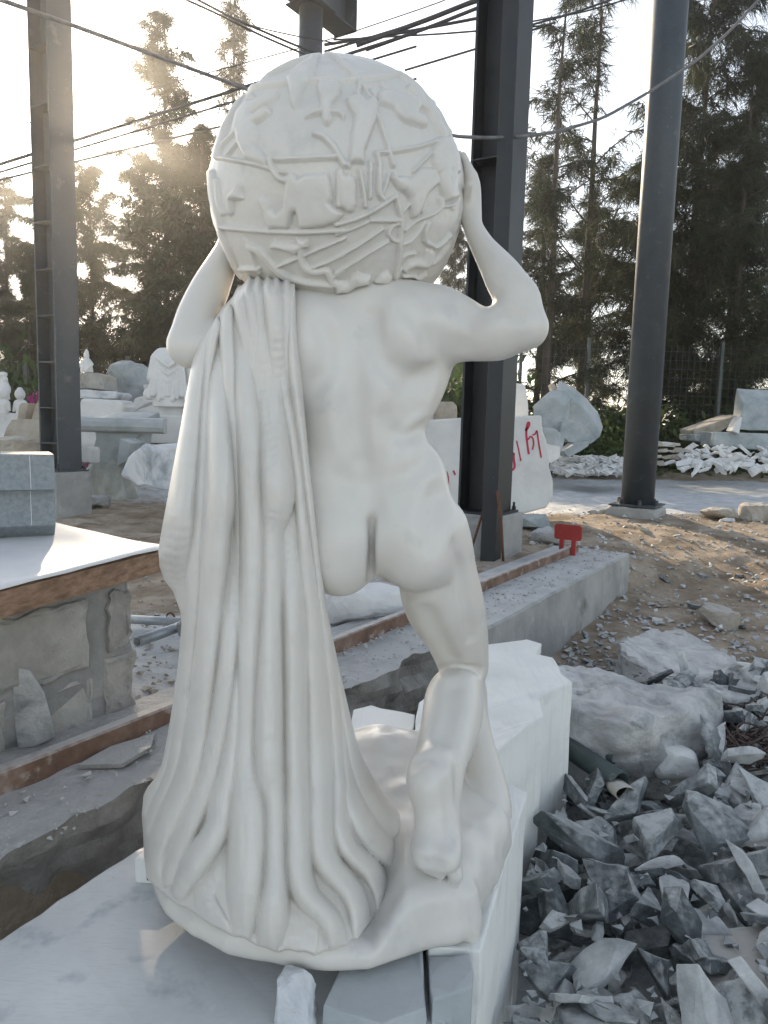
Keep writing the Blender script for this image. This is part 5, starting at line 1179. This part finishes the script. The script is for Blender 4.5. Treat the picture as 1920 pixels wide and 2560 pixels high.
ublock('broken_slab', z4((640, 395), (700, 400), (745, 435), (730, 490), (690, 560), (660, 500)), 12.4, .3, M['greyslab'], 'curved light grey slab low in the pile by the tree', 'stone slab', .015, .006)
ublock('broken_slab', z4((735, 500), (790, 465), (855, 455), (850, 480), (760, 530)), 12.6, .4, M['greyslab'], 'thin grey slab lying flat at the foot of the pile', 'stone slab', .02, .01)
ublock('broken_slab', z4((655, 470), (720, 480), (725, 530), (680, 560), (650, 540)), 11.9, .3, M['white'], 'white rounded slab at the foot of the slab pile', 'stone slab', .015, .006)
# slabs at the right edge
ublock('grey_slab', z4((1415, 415), (1760, 425), (1760, 505), (1412, 478)), 14.5, .6, M['greyslab'], 'long grey slab lying on edge at the right above the white chips', 'stone slab', .01, .02)
ublock('grey_slab', z4((1548, 282), (1760, 292), (1760, 415), (1530, 405)), 15.0, .35, M['greyslab'], 'square blue grey slab standing on the long slab at the right', 'stone slab', .01, .02, 0, .3)
ublock('grey_slab', z4((1325, 405), (1500, 345), (1535, 335), (1520, 365), (1420, 430), (1330, 425)), 15.2, .8, M['tan'], 'long brownish slab propped at a slant at the right', 'stone slab', .01, .02)
ublock('grey_slab', z4((1325, 425), (1420, 430), (1415, 465), (1330, 455)), 15.1, .8, M['greyslab'], 'dark grey slab under the propped slab at the right', 'stone slab', .01, .02)
ublock('white_shard', z4((1500, 410), (1535, 345), (1545, 350), (1530, 425)), 14.4, .3, M['white'], 'white splinter standing between the slabs at the right', 'stone')
# stacked bricks of stone and heap of white chips
rs = np.random.RandomState(3)
for r_ in range(4):
    for k in range(5):
        u, v = Z4(1135 + k * 36 + r_ * 6 + rs.uniform(-6, 6), 555 - r_ * 28)
        if r_ == 3 and k > 2: continue
        p = aty(u, v, 14.0 + r_ * .12); drop('stone_brick', TN[rs.randint(4)] if rs.rand() < .5 else WH[rs.randint(6)], p[0], p[1], p[2], rs.uniform(.32, .42), (rs.normal(0, .15), rs.normal(0, .15), rs.uniform(-.4, .4)), 'rough stone stacked in the low wall right of the round column', 'stone', 'stones stacked in the low wall')
for k in range(95):
    x_ = rs.uniform(1270, 1700); h_ = rs.rand(); u, v = Z4(x_, 585 - h_ * (105 if x_ > 1300 else 60)); p = aty(u, v, 13.0 + h_ * 1.3)
    drop('white_chip', WH[rs.randint(6)], p[0], p[1], p[2], rs.uniform(.26, .55), rs.uniform(-.8, .8, 3), 'white marble chip in the heap at the right beyond the road', 'stone', 'white chips beyond the road')
# low pile of crushed white stone by the road
def pile(rs2):
    u, v = Z4(rs2.uniform(700, 1010), 600 - rs2.rand() ** 1.4 * 70); p = aty(u, v, 12.6 + rs2.uniform(-.2, .4) + (600 - (v - 734.4) / .479) / 70 * .8); return p
V, Fc = chips(900, pile, .06, .16, 5); o = obj('crushed_marble', V, Fc, M['white']); tag(o, 'heap of crushed white marble across the road left of the round column', 'crushed stone', kind='stuff')
# ---- left background
ublock('white_slab', z5((-200, 640), (0, 632), (360, 690), (360, 900), (-200, 900)), 11.0, .8, M['white'], 'long white slab lying at the far left behind the column', 'stone slab')
ublock('beige_block', z5((20, 880), (60, 760), (100, 690), (360, 690), (360, 740), (355, 920)), 8.8, .7, M['tan'], 'beige trapezoid stone with dusty top left of the steel column', 'stone')
ublock('thin_slab', z5((150, 690), (165, 570), (185, 545), (245, 545), (235, 600), (215, 690)), 8.9, .12, M['tan'], 'thin grey slab upright on the beige stone, left one', 'stone slab', .006, .006, .05, 0)
ublock('thin_slab', z5((270, 690), (310, 560), (340, 500), (355, 560), (350, 690)), 8.9, .12, M['tan'], 'thin grey slab upright on the beige stone beside the column', 'stone slab', .006, .006, .05, 0)
o = rock('beige_boulder', tuple(np.array(aty(45, 1000, 8.2)) - np.array([0, 0, .25])), (.95, .6, .52), M['tan'], 71, .08, 3, R(10), npts=24, boxy=.5); tag(o, 'rough beige boulder at the far left below the trapezoid stone', 'boulder')
ublock('white_headstone', z5((680, 930), (680, 500), (1040, 520), (1075, 545), (1080, 580), (1050, 690), (1040, 930)), 11.2, .5, M['white'], 'broad white stone with rounded top edge right of the steel column', 'stone', .01, .06)
ublock('marble_slab', z5((680, 430), (900, 432), (1010, 452), (1022, 475), (1000, 512), (680, 512)), 11.8, .7, M['veined'], 'flat veined slab lying on the broad white stone', 'stone slab', .02, .015)
ublock('beige_block', z5((680, 275), (800, 285), (895, 300), (890, 345), (900, 430), (680, 425)), 12.0, .6, M['ashlar'], 'cream coloured block stacked under the small bust', 'stone block', .02, .012)
# leaning moulded stone
mt_p = [(780, 1090), (800, 960), (830, 850), (820, 800), (825, 770), (845, 760), (830, 740), (830, 695), (850, 680), (1240, 685), (1248, 720), (1235, 760), (1205, 775), (1200, 830), (1180, 850), (1170, 940), (1130, 1095)]
ublock('moulded_pedestal', z5(*mt_p), 9.6, .35, M['greyslab'], 'grey pedestal piece with moulded cornice leaning behind the column', 'stone', .004, .012, .1, .1)
moulding('moulded_roll', aty(*Z5(1036, 735), 9.55), [(.0, -.10), (-.07, -.075), (-.10, -.02), (-.09, .04), (-.05, .085), (.0, .10), (.1, .1), (.1, -.1)], 2.35 / 2 * .98, R(0), M['greyslab'], 'rounded roll moulding along the top of the leaning pedestal piece')
ublock('granite_box', z5((1005, 1095), (1035, 850), (1070, 868), (1130, 890), (1125, 920), (1100, 1040)), 9.0, .4, M['greyslab'], 'small dark stone box leaning against the moulded piece', 'stone', .004, .01, .05, 0)
ublock('marble_block', z5((1090, 680), (1150, 655), (1540, 650), (1600, 650), (1600, 900), (1190, 890)), 10.4, .8, M['white'], 'smooth white rectangular block behind the falling cloth', 'stone block', .006, .02)
ublock('veined_boulder', z5((1020, 1130), (1090, 1010), (1190, 930), (1300, 905), (1620, 905), (1620, 1330), (1430, 1310), (1280, 1255), (1200, 1260), (1100, 1190), (1050, 1180)), 7.6, .7, M['veined'], 'big veined white boulder beside the falling cloth', 'boulder', .04, .03, .1, .0)
ublock('white_slab', z5((1060, 680), (1200, 600), (1360, 545), (1400, 545), (1400, 690)), 11.5, .5, M['white'], 'sloping white slab under the draped figure', 'stone slab', .01, .01)
ublock('white_slab', z5((1105, 630), (1160, 500), (1240, 490), (1310, 540), (1200, 600)), 12.2, .4, M['white'], 'jagged white stone left of the draped figure', 'stone', .03, .02)
ublock('planter', z5((1235, 385), (1345, 385), (1330, 520), (1260, 520)), 12.6, .5, M['white'], 'white tapered stone planter left of the draped figure', 'planter', .004, .012)
o = rock('dark_boulder', tuple(np.array(aty(*Z5(1150, 600), 13.2)) - np.array([0, 0, .1])), (.85, .6, .95), M['greyslab'], 77, .08, 3, 0, npts=22, boxy=.5); tag(o, 'dark round boulder before the fence left of the draped figure', 'boulder')
ublock('small_block', z5((695, 1060), (700, 935), (770, 930), (782, 960), (775, 1060)), 8.6, .3, M['white'], 'small rough white block right behind the steel column', 'stone', .02, .01)
p = atz(212, 1090, 0); o = rock('rubble_lump', (p[0], p[1] - .3, -.02), (.5, .3, .16), M['concrete'], 81, .08, 3); tag(o, 'low concrete lump on the ground right of the left pedestal', 'concrete lump')
# tarpaulin-covered heap
def tarp():
    n1, n2 = 64, 26; c = np.array(atz(228, 1072, 0)); V, Fc = [], []
    for i in range(n2):
        t = i / (n2 - 1)
        for j in range(n1):
            an = 2 * math.pi * j / n1; r_ = (1 - t) ** .55
            wr = .14 * math.sin(an * 5 + 1.5 * math.sin(an * 2) + t * 2) * (1 - t * .4) + .09 * abs(math.sin(an * 6 + 5 * t))
            x = .34 * r_ * (1 + wr) * math.cos(an) + .06 * t; y = .34 * r_ * (1 + wr) * math.sin(an); z = .50 * (1 - (1 - t) ** 1.6) * (1 + .10 * math.sin(an * 3 + 4 * t))
            V.append((c[0] + x, c[1] + y, -.02 + z + .03 * vnoise(np.array([x * 9, y * 9, z * 9]), 4)))
    for i in range(n2 - 1):
        for j in range(n1): Fc.append([i * n1 + j, i * n1 + (j + 1) % n1, (i + 1) * n1 + (j + 1) % n1, (i + 1) * n1 + j])
    Fc.append([(n2 - 1) * n1 + j for j in range(n1)])
    return tag(obj('tarpaulin_heap', V, Fc, M['tarp'], None, True), 'crumpled grey tarpaulin over a heap beside the left pedestal', 'tarpaulin')
tarp()
# small carved figures
def figure_field(h): return Field((-.35, -.3, 0), (.35, .3, 1.0), h)
def carved(name, base, H, build, label, res=.012):
    f_ = Field((-.42, -.42, -.02), (.42, .42, 1.04), res); build(f_); V, Q = f_.mesh(1); V = V * H + np.array(base)
    return tag(obj(name, V, Q, M['white'], None, True), label, 'statue')
def bust(f_):
    f_.cone((0, 0, .05), (0, 0, .42), .26, .20, .06); f_.cone((-.16, 0, .36), (.16, 0, .36), .11, .11, .06); f_.cone((0, 0, .45), (0, 0, .6), .075, .07, .03)
    f_.ell((0, -.02, .70), (.115, .13, .16), None, .03); f_.ell((0, 0, .84), (.09, .09, .11), None, .03); f_.cone((0, 0, .90), (0, 0, .97), .05, .03, .03)
    f_.cone((-.24, -.05, .34), (-.1, -.22, .12), .07, .06, .03); f_.cone((.24, -.05, .34), (.1, -.22, .12), .07, .06, .03); f_.cone((0, -.14, .70), (0, -.155, .67), .02, .02, .02)
def child(f_):
    f_.cone((0, 0, .04), (0, 0, .35), .15, .17, .05); f_.cone((-.1, 0, .42), (.1, 0, .42), .1, .1, .05); f_.ell((0, -.01, .70), (.17, .17, .19), None, .03)
    f_.cone((-.18, 0, .40), (-.22, -.03, .14), .055, .045, .03); f_.cone((.18, 0, .40), (.22, -.03, .14), .055, .045, .03); f_.ell((0, 0, .88), (.09, .09, .06), None, .03)
def lantern(f_):
    f_.cone((0, 0, .03), (0, 0, .3), .20, .18, .02); f_.cone((0, 0, .34), (0, 0, .36), .24, .24, .02); f_.cone((0, 0, .45), (0, 0, .62), .19, .16, .05); f_.ell((-.1, -.1, .72), (.1, .1, .1), None, .03); f_.ell((.1, -.08, .72), (.1, .1, .1), None, .03); f_.ell((0, 0, .88), (.14, .14, .11), None, .03)
def draped(f_):
    f_.cone((0, 0, .05), (0, 0, .25), .30, .27, .05); f_.cone((0, 0, .3), (0, 0, .62), .22, .2, .08); f_.cone((-.16, 0, .72), (.16, 0, .72), .13, .13, .08); f_.cone((0, 0, .8), (0, 0, .9), .07, .07, .03); f_.ell((0, -.02, .95), (.085, .1, .11), None, .03)
    f_.cone((-.24, -.02, .68), (-.28, -.1, .4), .09, .08, .04); f_.cone((.24, -.02, .68), (.28, -.1, .4), .09, .08, .04)
    for k in range(9):
        x0 = -.24 + .06 * k; f_.chain([(x0 * .7, -.16, .74), (x0 * .9, -.23, .5 - .08 * math.cos(x0 * 6)), (x0 * 1.15, -.30, .12 + .04 * math.sin(k * 2.1))], [.02, .026, .032], .02)
    for k in range(4): f_.chain([(-.2 + .01 * k, -.20, .70 - .1 * k), (0, -.27, .56 - .11 * k), (.2 - .01 * k, -.20, .70 - .1 * k)], [.018, .024, .018], .02)
    f_.cone((-.34, -.1, .16), (-.2, -.2, .22), .08, .08, .05)
b_ = aty(*Z5(752, 278), 12.2); carved('stone_bust', b_, .55 * 1.0 * 46 / 46 * .68, bust, 'small white carved seated figure on the stacked blocks right of the column', .016)
b_ = aty(*Z5(35, 640), 10.6); carved('child_figure', b_, .40, child, 'small white child figure at the far left edge', .018)
b_ = aty(*Z5(180, 650), 10.6); carved('child_figure', b_, .42, child, 'small white child figure behind the upright thin slabs', .018)
b_ = aty(*Z5(35, 512), 11.4); carved('carved_lantern', b_, .42, lantern, 'carved white ornament standing above the child figure at the far left', .018)
b_ = np.array(aty(*Z5(1500, 572), 10.9)); carved('draped_figure', b_, .98, draped, 'white draped stone figure standing behind the left elbow of the statue', .011)
ublock('figure_base', z5((1365, 572), (1560, 572), (1560, 655), (1362, 655)), 10.8, .4, M['white'], 'square white base under the draped figure', 'stone block', .003, .01)
# fence
def fence(u0, u1, y0, y1, vt, label, npost, step):
    a = np.array(aty(u0, 900, y0))[:2]; b = np.array(aty(u1, 900, y1))[:2]
    t = thing('mesh_fence', label, 'fence', ((a[0] + b[0]) / 2, (a[1] + b[1]) / 2, .2)); z0 = .25; z1 = vt
    for k in range(npost):
        p = a + (b - a) * (k + .5) / npost; boxobj('fence_post', (p[0], p[1], (z0 + z1 + .1) / 2), .07, .07, z1 - z0 + .1, M['fence'], t, 0, 0)
    V, Fc = [], []; n = int(np.linalg.norm(b - a) / step)
    def bar(p, q, r_):
        v_, f_ = tube_v([p, q], r_, 4, None, False); k = len(V); V.extend(v_); Fc.extend([[i + k for i in g] for g in f_])
    for k in range(n + 1):
        p = a + (b - a) * k / n; bar((p[0], p[1], z0), (p[0], p[1], z1), .005)
    for z_ in np.arange(z0, z1 + .01, .2): bar((a[0], a[1], z_), (b[0], b[1], z_), .005)
    o_ = obj('wire_mesh', V, Fc, M['fence'], t); o_['kind'] = 'stuff'
fence(-100, 560, 15.5, 14.8, 2.15, 'dark green wire mesh fence behind the stones at the left', 6, .12)
fence(900, 1760, 17.0, 17.5, 3.0, 'dark wire mesh fence in front of the trees at the right', 6, .14)
# ================================================================ trees
def leafy(m, trans):
    t = m.node_tree; n = t.nodes; L = t.links; b = n['Principled BSDF']; out = n['Material Output']
    tr = n.new('ShaderNodeBsdfTranslucent'); mx = n.new('ShaderNodeMixShader'); mx.inputs[0].default_value = trans
    src = b.inputs['Base Color'].links[0].from_socket; L.new(src, tr.inputs['Color'])
    L.new(b.outputs[0], mx.inputs[1]); L.new(tr.outputs[0], mx.inputs[2]); L.new(mx.outputs[0], out.inputs['Surface'])
leafy(M['needle'], .35); leafy(M['leaf'], .4)
def casuarina_meshes(seed, H, rad, nb, dens, droop=.5, bare=.12, lean=0.0):
    """trunk mesh and needle-crown mesh of one she-oak, base at the origin"""
    rs2 = np.random.RandomState(seed); TV, TF = [], []; NV = []
    def add_tube(pts, rads, n=6):
        v_, f_ = tube_v(pts, 0, n, rads, False); k = len(TV); TV.extend(v_); TF.extend([[i + k for i in g] for g in f_])
    zs = np.linspace(0, 1, 14); wob = np.cumsum(rs2.normal(0, .018 * H / 10, (14, 2)), 0)
    tr = np.stack([wob[:, 0] + lean * zs * H, wob[:, 1], zs * H], 1); add_tube(tr, .011 * H * (1 - zs * .93) + .008, 8)
    tips = []
    for k in range(nb):
        t = bare + (1 - bare) * (k + rs2.rand()) / nb; p0 = np.array([np.interp(t, zs, tr[:, i]) for i in range(3)])
        prof = (1 - t) ** .75 * (.35 + .65 * min(1, (t - bare) / .25 + .35)); L_ = rad * (prof + .10) * rs2.uniform(.55, 1.15); an = rs2.uniform(0, 6.28); el = R(rs2.uniform(28, 68))
        d_ = np.array([math.cos(an) * math.cos(el), math.sin(an) * math.cos(el), math.sin(el)]); pts = [p0]; n_ = 7
        for i in range(n_):
            d_ = d_ + np.array([0, 0, -.045 * droop * 2]) + rs2.normal(0, .06, 3); d_ /= np.linalg.norm(d_); pts.append(pts[-1] + d_ * L_ / n_)
        pts = np.array(pts); add_tube(pts, np.linspace(.004 * H * (1 - t) * .8 + .008, .004, n_ + 1), 4)
        for i in range(1, n_ + 1):
            nsub = max(1, int(dens * (1 + i * .35) * (.6 + L_ / rad)))
            for q in range(nsub):
                f_ = rs2.rand(); s0 = pts[i - 1] * (1 - f_) + pts[i] * f_; a2 = rs2.uniform(0, 6.28); e2 = rs2.uniform(-.3, .9); l2 = rs2.uniform(.22, .60) * (.5 + L_ / rad * .6)
                dd = np.array([math.cos(a2) * math.cos(e2), math.sin(a2) * math.cos(e2), math.sin(e2)]) * .7 + (pts[i] - pts[i - 1]) / (np.linalg.norm(pts[i] - pts[i - 1]) + 1e-6) * .6
                tips.append((s0, dd / np.linalg.norm(dd) * l2))
    tips_a = np.array([np.r_[a, b] for a, b in tips])
    m_ = 11; n_ = len(tips_a); f_ = rs2.uniform(.05, 1, (n_, m_, 1)); p0 = tips_a[:, None, :3] + tips_a[:, None, 3:] * f_; p0[..., 2:3] -= .25 * droop * f_ ** 2
    dr = tips_a[:, None, 3:] / np.linalg.norm(tips_a[:, None, 3:], axis=2, keepdims=True) * .6 + rs2.normal(0, .42, (n_, m_, 3)); dr[..., 2] -= droop * .9
    dr /= np.linalg.norm(dr, axis=2, keepdims=True); ln = rs2.uniform(.16, .44, (n_, m_, 1)); p1 = p0 + dr * ln
    sd_ = np.cross(dr, rs2.normal(0, 1, (n_, m_, 3))); sd_ /= np.linalg.norm(sd_, axis=2, keepdims=True); wd = rs2.uniform(.006, .011, (n_, m_, 1))
    V = np.stack([p0 + sd_ * wd, p0 - sd_ * wd, p1], 2).reshape(-1, 3)
    # side twigs as slim triangles too
    sd2 = np.cross(tips_a[:, 3:], rs2.normal(0, 1, (n_, 3))); sd2 /= np.linalg.norm(sd2, axis=1, keepdims=True)
    e_ = tips_a[:, :3] + tips_a[:, 3:]; e_[:, 2] -= .25 * droop; V2 = np.stack([tips_a[:, :3] + sd2 * .006, tips_a[:, :3] - sd2 * .006, e_], 1).reshape(-1, 3)
    V = np.r_[V, V2]
    def mk(nm, v_, f2, m):
        me = bpy.data.meshes.new(nm)
        if f2 is None:
            v_ = np.asarray(v_, np.float32); k = len(v_); me.vertices.add(k); me.vertices.foreach_set('co', v_.reshape(-1)); me.loops.add(k); me.loops.foreach_set('vertex_index', np.arange(k, dtype=np.int32))
            me.polygons.add(k // 3); me.polygons.foreach_set('loop_start', np.arange(0, k, 3, dtype=np.int32)); me.polygons.foreach_set('loop_total', np.full(k // 3, 3, np.int32)); me.update(calc_edges=True)
        else: me.from_pydata([tuple(x) for x in v_], [], f2); smooth(me)
        me.materials.append(m); return me
    return mk('trunk', TV, TF, M['bark']), mk('crown', V, None, M['needle'])
TREE = [casuarina_meshes(1, 10, 2.6, 70, 2.9, .8, .08), casuarina_meshes(2, 10, 2.1, 46, 2.2, .75, .12), casuarina_meshes(3, 10, 3.0, 78, 3.3, 1.0, .05), casuarina_meshes(4, 10, 2.6, 34, 1.7, .8, .16)]
print('tree tris', [len(c.polygons) for t, c in TREE])
def tree(kind, u, vtop, y, rot, wide, label, vbase=None):
    top = aty(u, vtop, y); x = top[0]; H = top[2] - .2
    t = thing('casuarina_tree', label, 'tree', (x, y, .15), 'feathery trees beyond the fence')
    for nm, me in zip(('trunk', 'crown'), TREE[kind]):
        o_ = bpy.data.objects.new(nm, me); col.objects.link(o_); o_.parent = t; o_.scale = (H / 10 * wide, H / 10 * wide, H / 10); o_.rotation_euler = (0, 0, rot)
tree(0, 345, 45, 20, .3, .92, 'tall feathery tree at the left, its top right of the sun')
tree(1, 508, -25, 24, 1.3, .80, 'slender lacy tree top just left of the globe')
tree(2, 430, 270, 18, 2.1, 1.15, 'dark low feathery tree directly left of the globe')
tree(2, 195, 350, 19, 4.2, .95, 'low hazy tree under the sun right of the steel column')
tree(0, 20, 390, 24, 5.0, 1.15, 'hazy feathery tree at the left edge')
tree(2, 110, 400, 22, 2.8, 1.2, 'hazy tree directly behind the left steel column')
tree(0, 300, 340, 22, 1.9, 1.2, 'hazy tree behind the tall tree at the left')
tree(0, 450, 420, 23, 3.9, 1.3, 'hazy feathery tree behind the dark tree left of the globe')
tree(2, 60, 560, 18, .2, 1.0, 'low dark tree between the left edge and the steel column')
tree(2, -60, 500, 21, 1.0, 1.1, 'feathery tree cut off by the left picture edge')
tree(3, 1225, -30, 17.5, .5, 1.0, 'sparse lacy tree right of the black column')
tree(3, 1305, -120, 19, 2.4, .9, 'thin tree between black column and round column')
tree(1, 1180, 330, 18.5, 3.3, 1.25, 'smaller feathery tree directly right of the black column')
tree(2, 1420, 300, 20, 4.4, 1.1, 'dark tree half hidden by the round column')
tree(2, 1545, -160, 19.5, .9, .85, 'tallest dense dark tree right of the round column')
tree(0, 1650, 90, 18.5, 3.0, 1.1, 'dark feathery tree at the right edge')
tree(2, 1600, 350, 22, 5.5, 1.2, 'dark lower tree behind the right slabs')
tree(2, 985, 480, 21, 1.6, .8, 'tree seen between globe and black column')
tree(0, 1290, 420, 22, 5.2, 1.1, 'dark tree behind the thin lacy trees')
# leafy bushes
def bush_mesh(seed, n, flower=0.0, leaf=.07):
    rs2 = np.random.RandomState(seed); cl = rs2.normal(0, 1, (26, 3)); cl /= np.linalg.norm(cl, axis=1, keepdims=True); cl *= rs2.uniform(.25, .8, (26, 1)); cl[:, 2] = np.abs(cl[:, 2]) * 1.1
    c = cl[rs2.randint(26, size=n)] + rs2.normal(0, .17, (n, 3)); c[:, 2] = np.maximum(c[:, 2], 0)
    a = rs2.normal(0, 1, (n, 3)); a /= np.linalg.norm(a, axis=1, keepdims=True); b = np.cross(a, rs2.normal(0, 1, (n, 3))); b /= np.linalg.norm(b, axis=1, keepdims=True)
    l_ = rs2.uniform(.5, 1.2, (n, 1)) * leaf; V = np.stack([c - a * l_, c + b * l_ * .45, c + a * l_, c - b * l_ * .45], 1).reshape(-1, 3)
    me = bpy.data.meshes.new('foliage'); me.from_pydata(V.tolist(), [], np.arange(4 * n).reshape(n, 4).tolist()); me.materials.append(M['leaf'])
    if flower:
        me.materials.append(M['flower']); fl = (vnoise(c * 2.2, seed) > 1 - flower * 2).astype(np.int32); me.polygons.foreach_set('material_index', fl)
    # stems
    SV, SF = [], []
    for k in range(9):
        q = cl[k]; v_, f_ = tube_v([(0, 0, -.25), tuple(q * .5), tuple(q)], 0, 5, [.03, .018, .006], False); o_ = len(SV); SV += v_; SF += [[i + o_ for i in g] for g in f_]
    ms = bpy.data.meshes.new('stem'); ms.from_pydata([tuple(x) for x in SV], [], SF); ms.materials.append(M['bark']); return me, ms
BU = [bush_mesh(1, 3200), bush_mesh(2, 3200), bush_mesh(3, 2600, .26, .075)]
def bush(kind, u, v, y, sx, sz, label, rot=0.0):
    p = aty(u, v, y); p[2] = .1; t = thing('leafy_bush', label, 'bush', (p[0], p[1], p[2]), 'bushes along the fence')
    for nm, me in zip(('foliage', 'stem'), BU[kind]):
        o_ = bpy.data.objects.new(nm, me); col.objects.link(o_); o_.parent = t; o_.scale = (sx, sx, sz); o_.rotation_euler = (0, 0, rot)
bush(2, 50, 905, 13.2, 1.15, 2.3, 'bougainvillea with magenta flowers left of the steel column')
bush(0, 200, 890, 16.5, 1.5, 1.3, 'green bush behind the small bust', 1)
bush(1, 330, 900, 17, 1.7, 1.4, 'dark bush behind the fence left of the draped figure', 2)
bush(0, -10, 890, 17, 1.9, 1.5, 'dark bush at the far left behind the carved figures', 3)
bush(1, 950, 880, 15.5, 1.3, 2.1, 'bright green bush seen between torso and black column', 3)
bush(0, 1010, 900, 17.5, 1.8, 2.6, 'tall green bush behind the black column', 4)
bush(1, 1140, 925, 15, 1.1, 1.2, 'low green bush beside the upright pale block', 5)
bush(0, 1240, 930, 18.5, 1.9, 1.6, 'dark bush behind the broken slab pile', 6)
bush(1, 1345, 935, 18.3, 1.7, 1.5, 'dark undergrowth left of the round column base', 1.5)
bush(0, 1300, 950, 16.6, 1.1, .9, 'low dark shrub right of the broken slab pile', .5)
bush(1, 1180, 950, 17.2, 1.5, 1.4, 'dark shrub behind the left part of the broken slab pile', 4.1)
bush(0, 1450, 940, 18.6, 1.9, 1.6, 'dark undergrowth right of the round column', 2.5)
bush(1, 1560, 930, 18.8, 2.0, 1.8, 'dark undergrowth behind the propped slabs', 3.5)
bush(0, 1670, 930, 18.4, 1.9, 1.9, 'dark undergrowth at the right edge', 4.5)
M['grit'] = mat('pale_grit', [(.3, (.34, .34, .33)), (.7, (.52, .52, .50))], scale=8, rough=.95, bump=0)
# ================================================================ loose stones and gravel
rs = np.random.RandomState(21); k = 0
while k < 150:
    u = rs.uniform(1060, 1659); v = rs.uniform(1110, 1560); p = atz(u, v, -.1); x, y = p[0], p[1]
    s2, a2 = sa(x, y)
    if not (.42 < s2 < 6.5) and not (a2 > 5.4 and s2 > -1): continue
    if y > 9.3 or (y < 3.9 and x < 1.6): continue
    z = float(gh(x, y)); size = (.05 + .13 * rs.rand() ** 3) * (1 + .03 * y); q = rs.rand(); ms, lab, g = (SH, 'loose dark stone chip on the sandy ground at the right', 'dark chips on the sand') if q < .42 else ((WH, 'loose pale stone chip on the sandy ground at the right', 'pale chips on the sand') if q < .8 else (TN, 'loose brownish stone on the sandy ground at the right', 'brown stones on the sand'))
    wh = ', far back near the road' if y > 6.5 else (', beside the foundation' if s2 < 1.0 else (', near the flat rocks' if y < 4.8 else ', in the open middle'))
    lab += wh; g += wh
    drop('loose_stone', ms[rs.randint(len(ms))], x, y, z + size * .08, size, (rs.normal(0, .3), rs.normal(0, .3), rs.uniform(0, 6.28)), lab, 'stone', g); k += 1
for (u, v, sx, sz, sd_, lab) in [(1340, 1130, 0, 0, 0, '')]: pass
for i, (u, v, y_, sz, m, lab) in enumerate([(1140, 1140, None, (.42, .3, .18), 'greyslab', 'dark rough rock beside the spray painted block'), (1195, 1165, None, (.5, .36, .16), 'concrete', 'flat dusty rock left of the red stop'), (1555, 1122, None, (.42, .3, .17), 'tan', 'grey brown rock lying at the edge of the white road'), (1635, 1127, None, (.45, .35, .26), 'tan', 'pale rock at the right edge of the white road'), (1290, 1110, None, (.3, .2, .1), 'concrete', 'flat grey stone left of the round column footing'), (1560, 1255, None, (.34, .25, .16), 'tan', 'dusty brown rock on the sand at the right'), (1330, 1100, None, (.2, .16, .12), 'greyslab', 'small dark stone beside the round column footing')]):
    p = atz(u, v, 0); o = rock('field_stone', (p[0], p[1], float(gh(p[0], p[1])) - .03), sz, M[m], 200 + i, .08, 2, i, npts=18, boxy=.4); tag(o, lab, 'stone')
def scat(rs2):
    while True:
        u = rs2.uniform(1000, 1680); v = rs2.uniform(1100, 1700); p = atz(u, v, -.15); s2, a2 = sa(p[0], p[1])
        if p[1] < 9.5 and (s2 > .36 or a2 > 5.3) and a2 > 1.6: return p[0], p[1], float(gh(p[0], p[1])) + .006
V, Fc = chips(2600, scat, .012, .045, 6); o = obj('gravel', V, Fc, M['shardpale']); tag(o, 'small stone gravel scattered over the sand', 'gravel', kind='stuff')
def scat2(rs2):
    a2 = rs2.uniform(-1.2, 5.2); s2 = rs2.uniform(-.02, .30) if rs2.rand() < .55 else rs2.uniform(-1.3, -.32); p = rp(s2, a2)
    return p[0], p[1], (.026 if s2 > -.3 else float(gh(p[0], p[1])) + .006)
V, Fc = chips(1400, scat2, .005, .018, 9); o = obj('grit', V, Fc, M['grit']); tag(o, 'crumbled concrete grit along the rail', 'grit', kind='stuff')
def scat3(rs2):
    while True:
        u = rs2.uniform(150, 480); v = rs2.uniform(1040, 1500); p = atz(u, v, 0); s2, a2 = sa(p[0], p[1])
        if s2 < -.35: return p[0], p[1], float(gh(p[0], p[1])) + .006
V, Fc = chips(500, scat3, .008, .03, 10); o = obj('gravel', V, Fc, M['tan']); tag(o, 'brown gravel on the ground at the left', 'gravel', kind='stuff')
# ================================================================ haze
bm = bmesh.new(); box_bm(bm, (0, 22, 8.5), 90, 64, 22)
bmesh.ops.recalc_face_normals(bm, faces=bm.faces)
hz = bpy.data.materials.new('haze'); hz.use_nodes = True; t = hz.node_tree
for n_ in list(t.nodes):
    if n_.type == 'BSDF_PRINCIPLED': t.nodes.remove(n_)
pv = t.nodes.new('ShaderNodeVolumePrincipled'); pv.inputs['Color'].default_value = (.92, .92, .92, 1); pv.inputs['Density'].default_value = .0014; pv.inputs['Anisotropy'].default_value = .84
t.links.new(pv.outputs[0], t.nodes['Material Output'].inputs['Volume'])
hzo = bmobj('haze', bm, hz); hzo['kind'] = 'stuff'; hzo['label'] = 'thin bright morning haze over the yard'
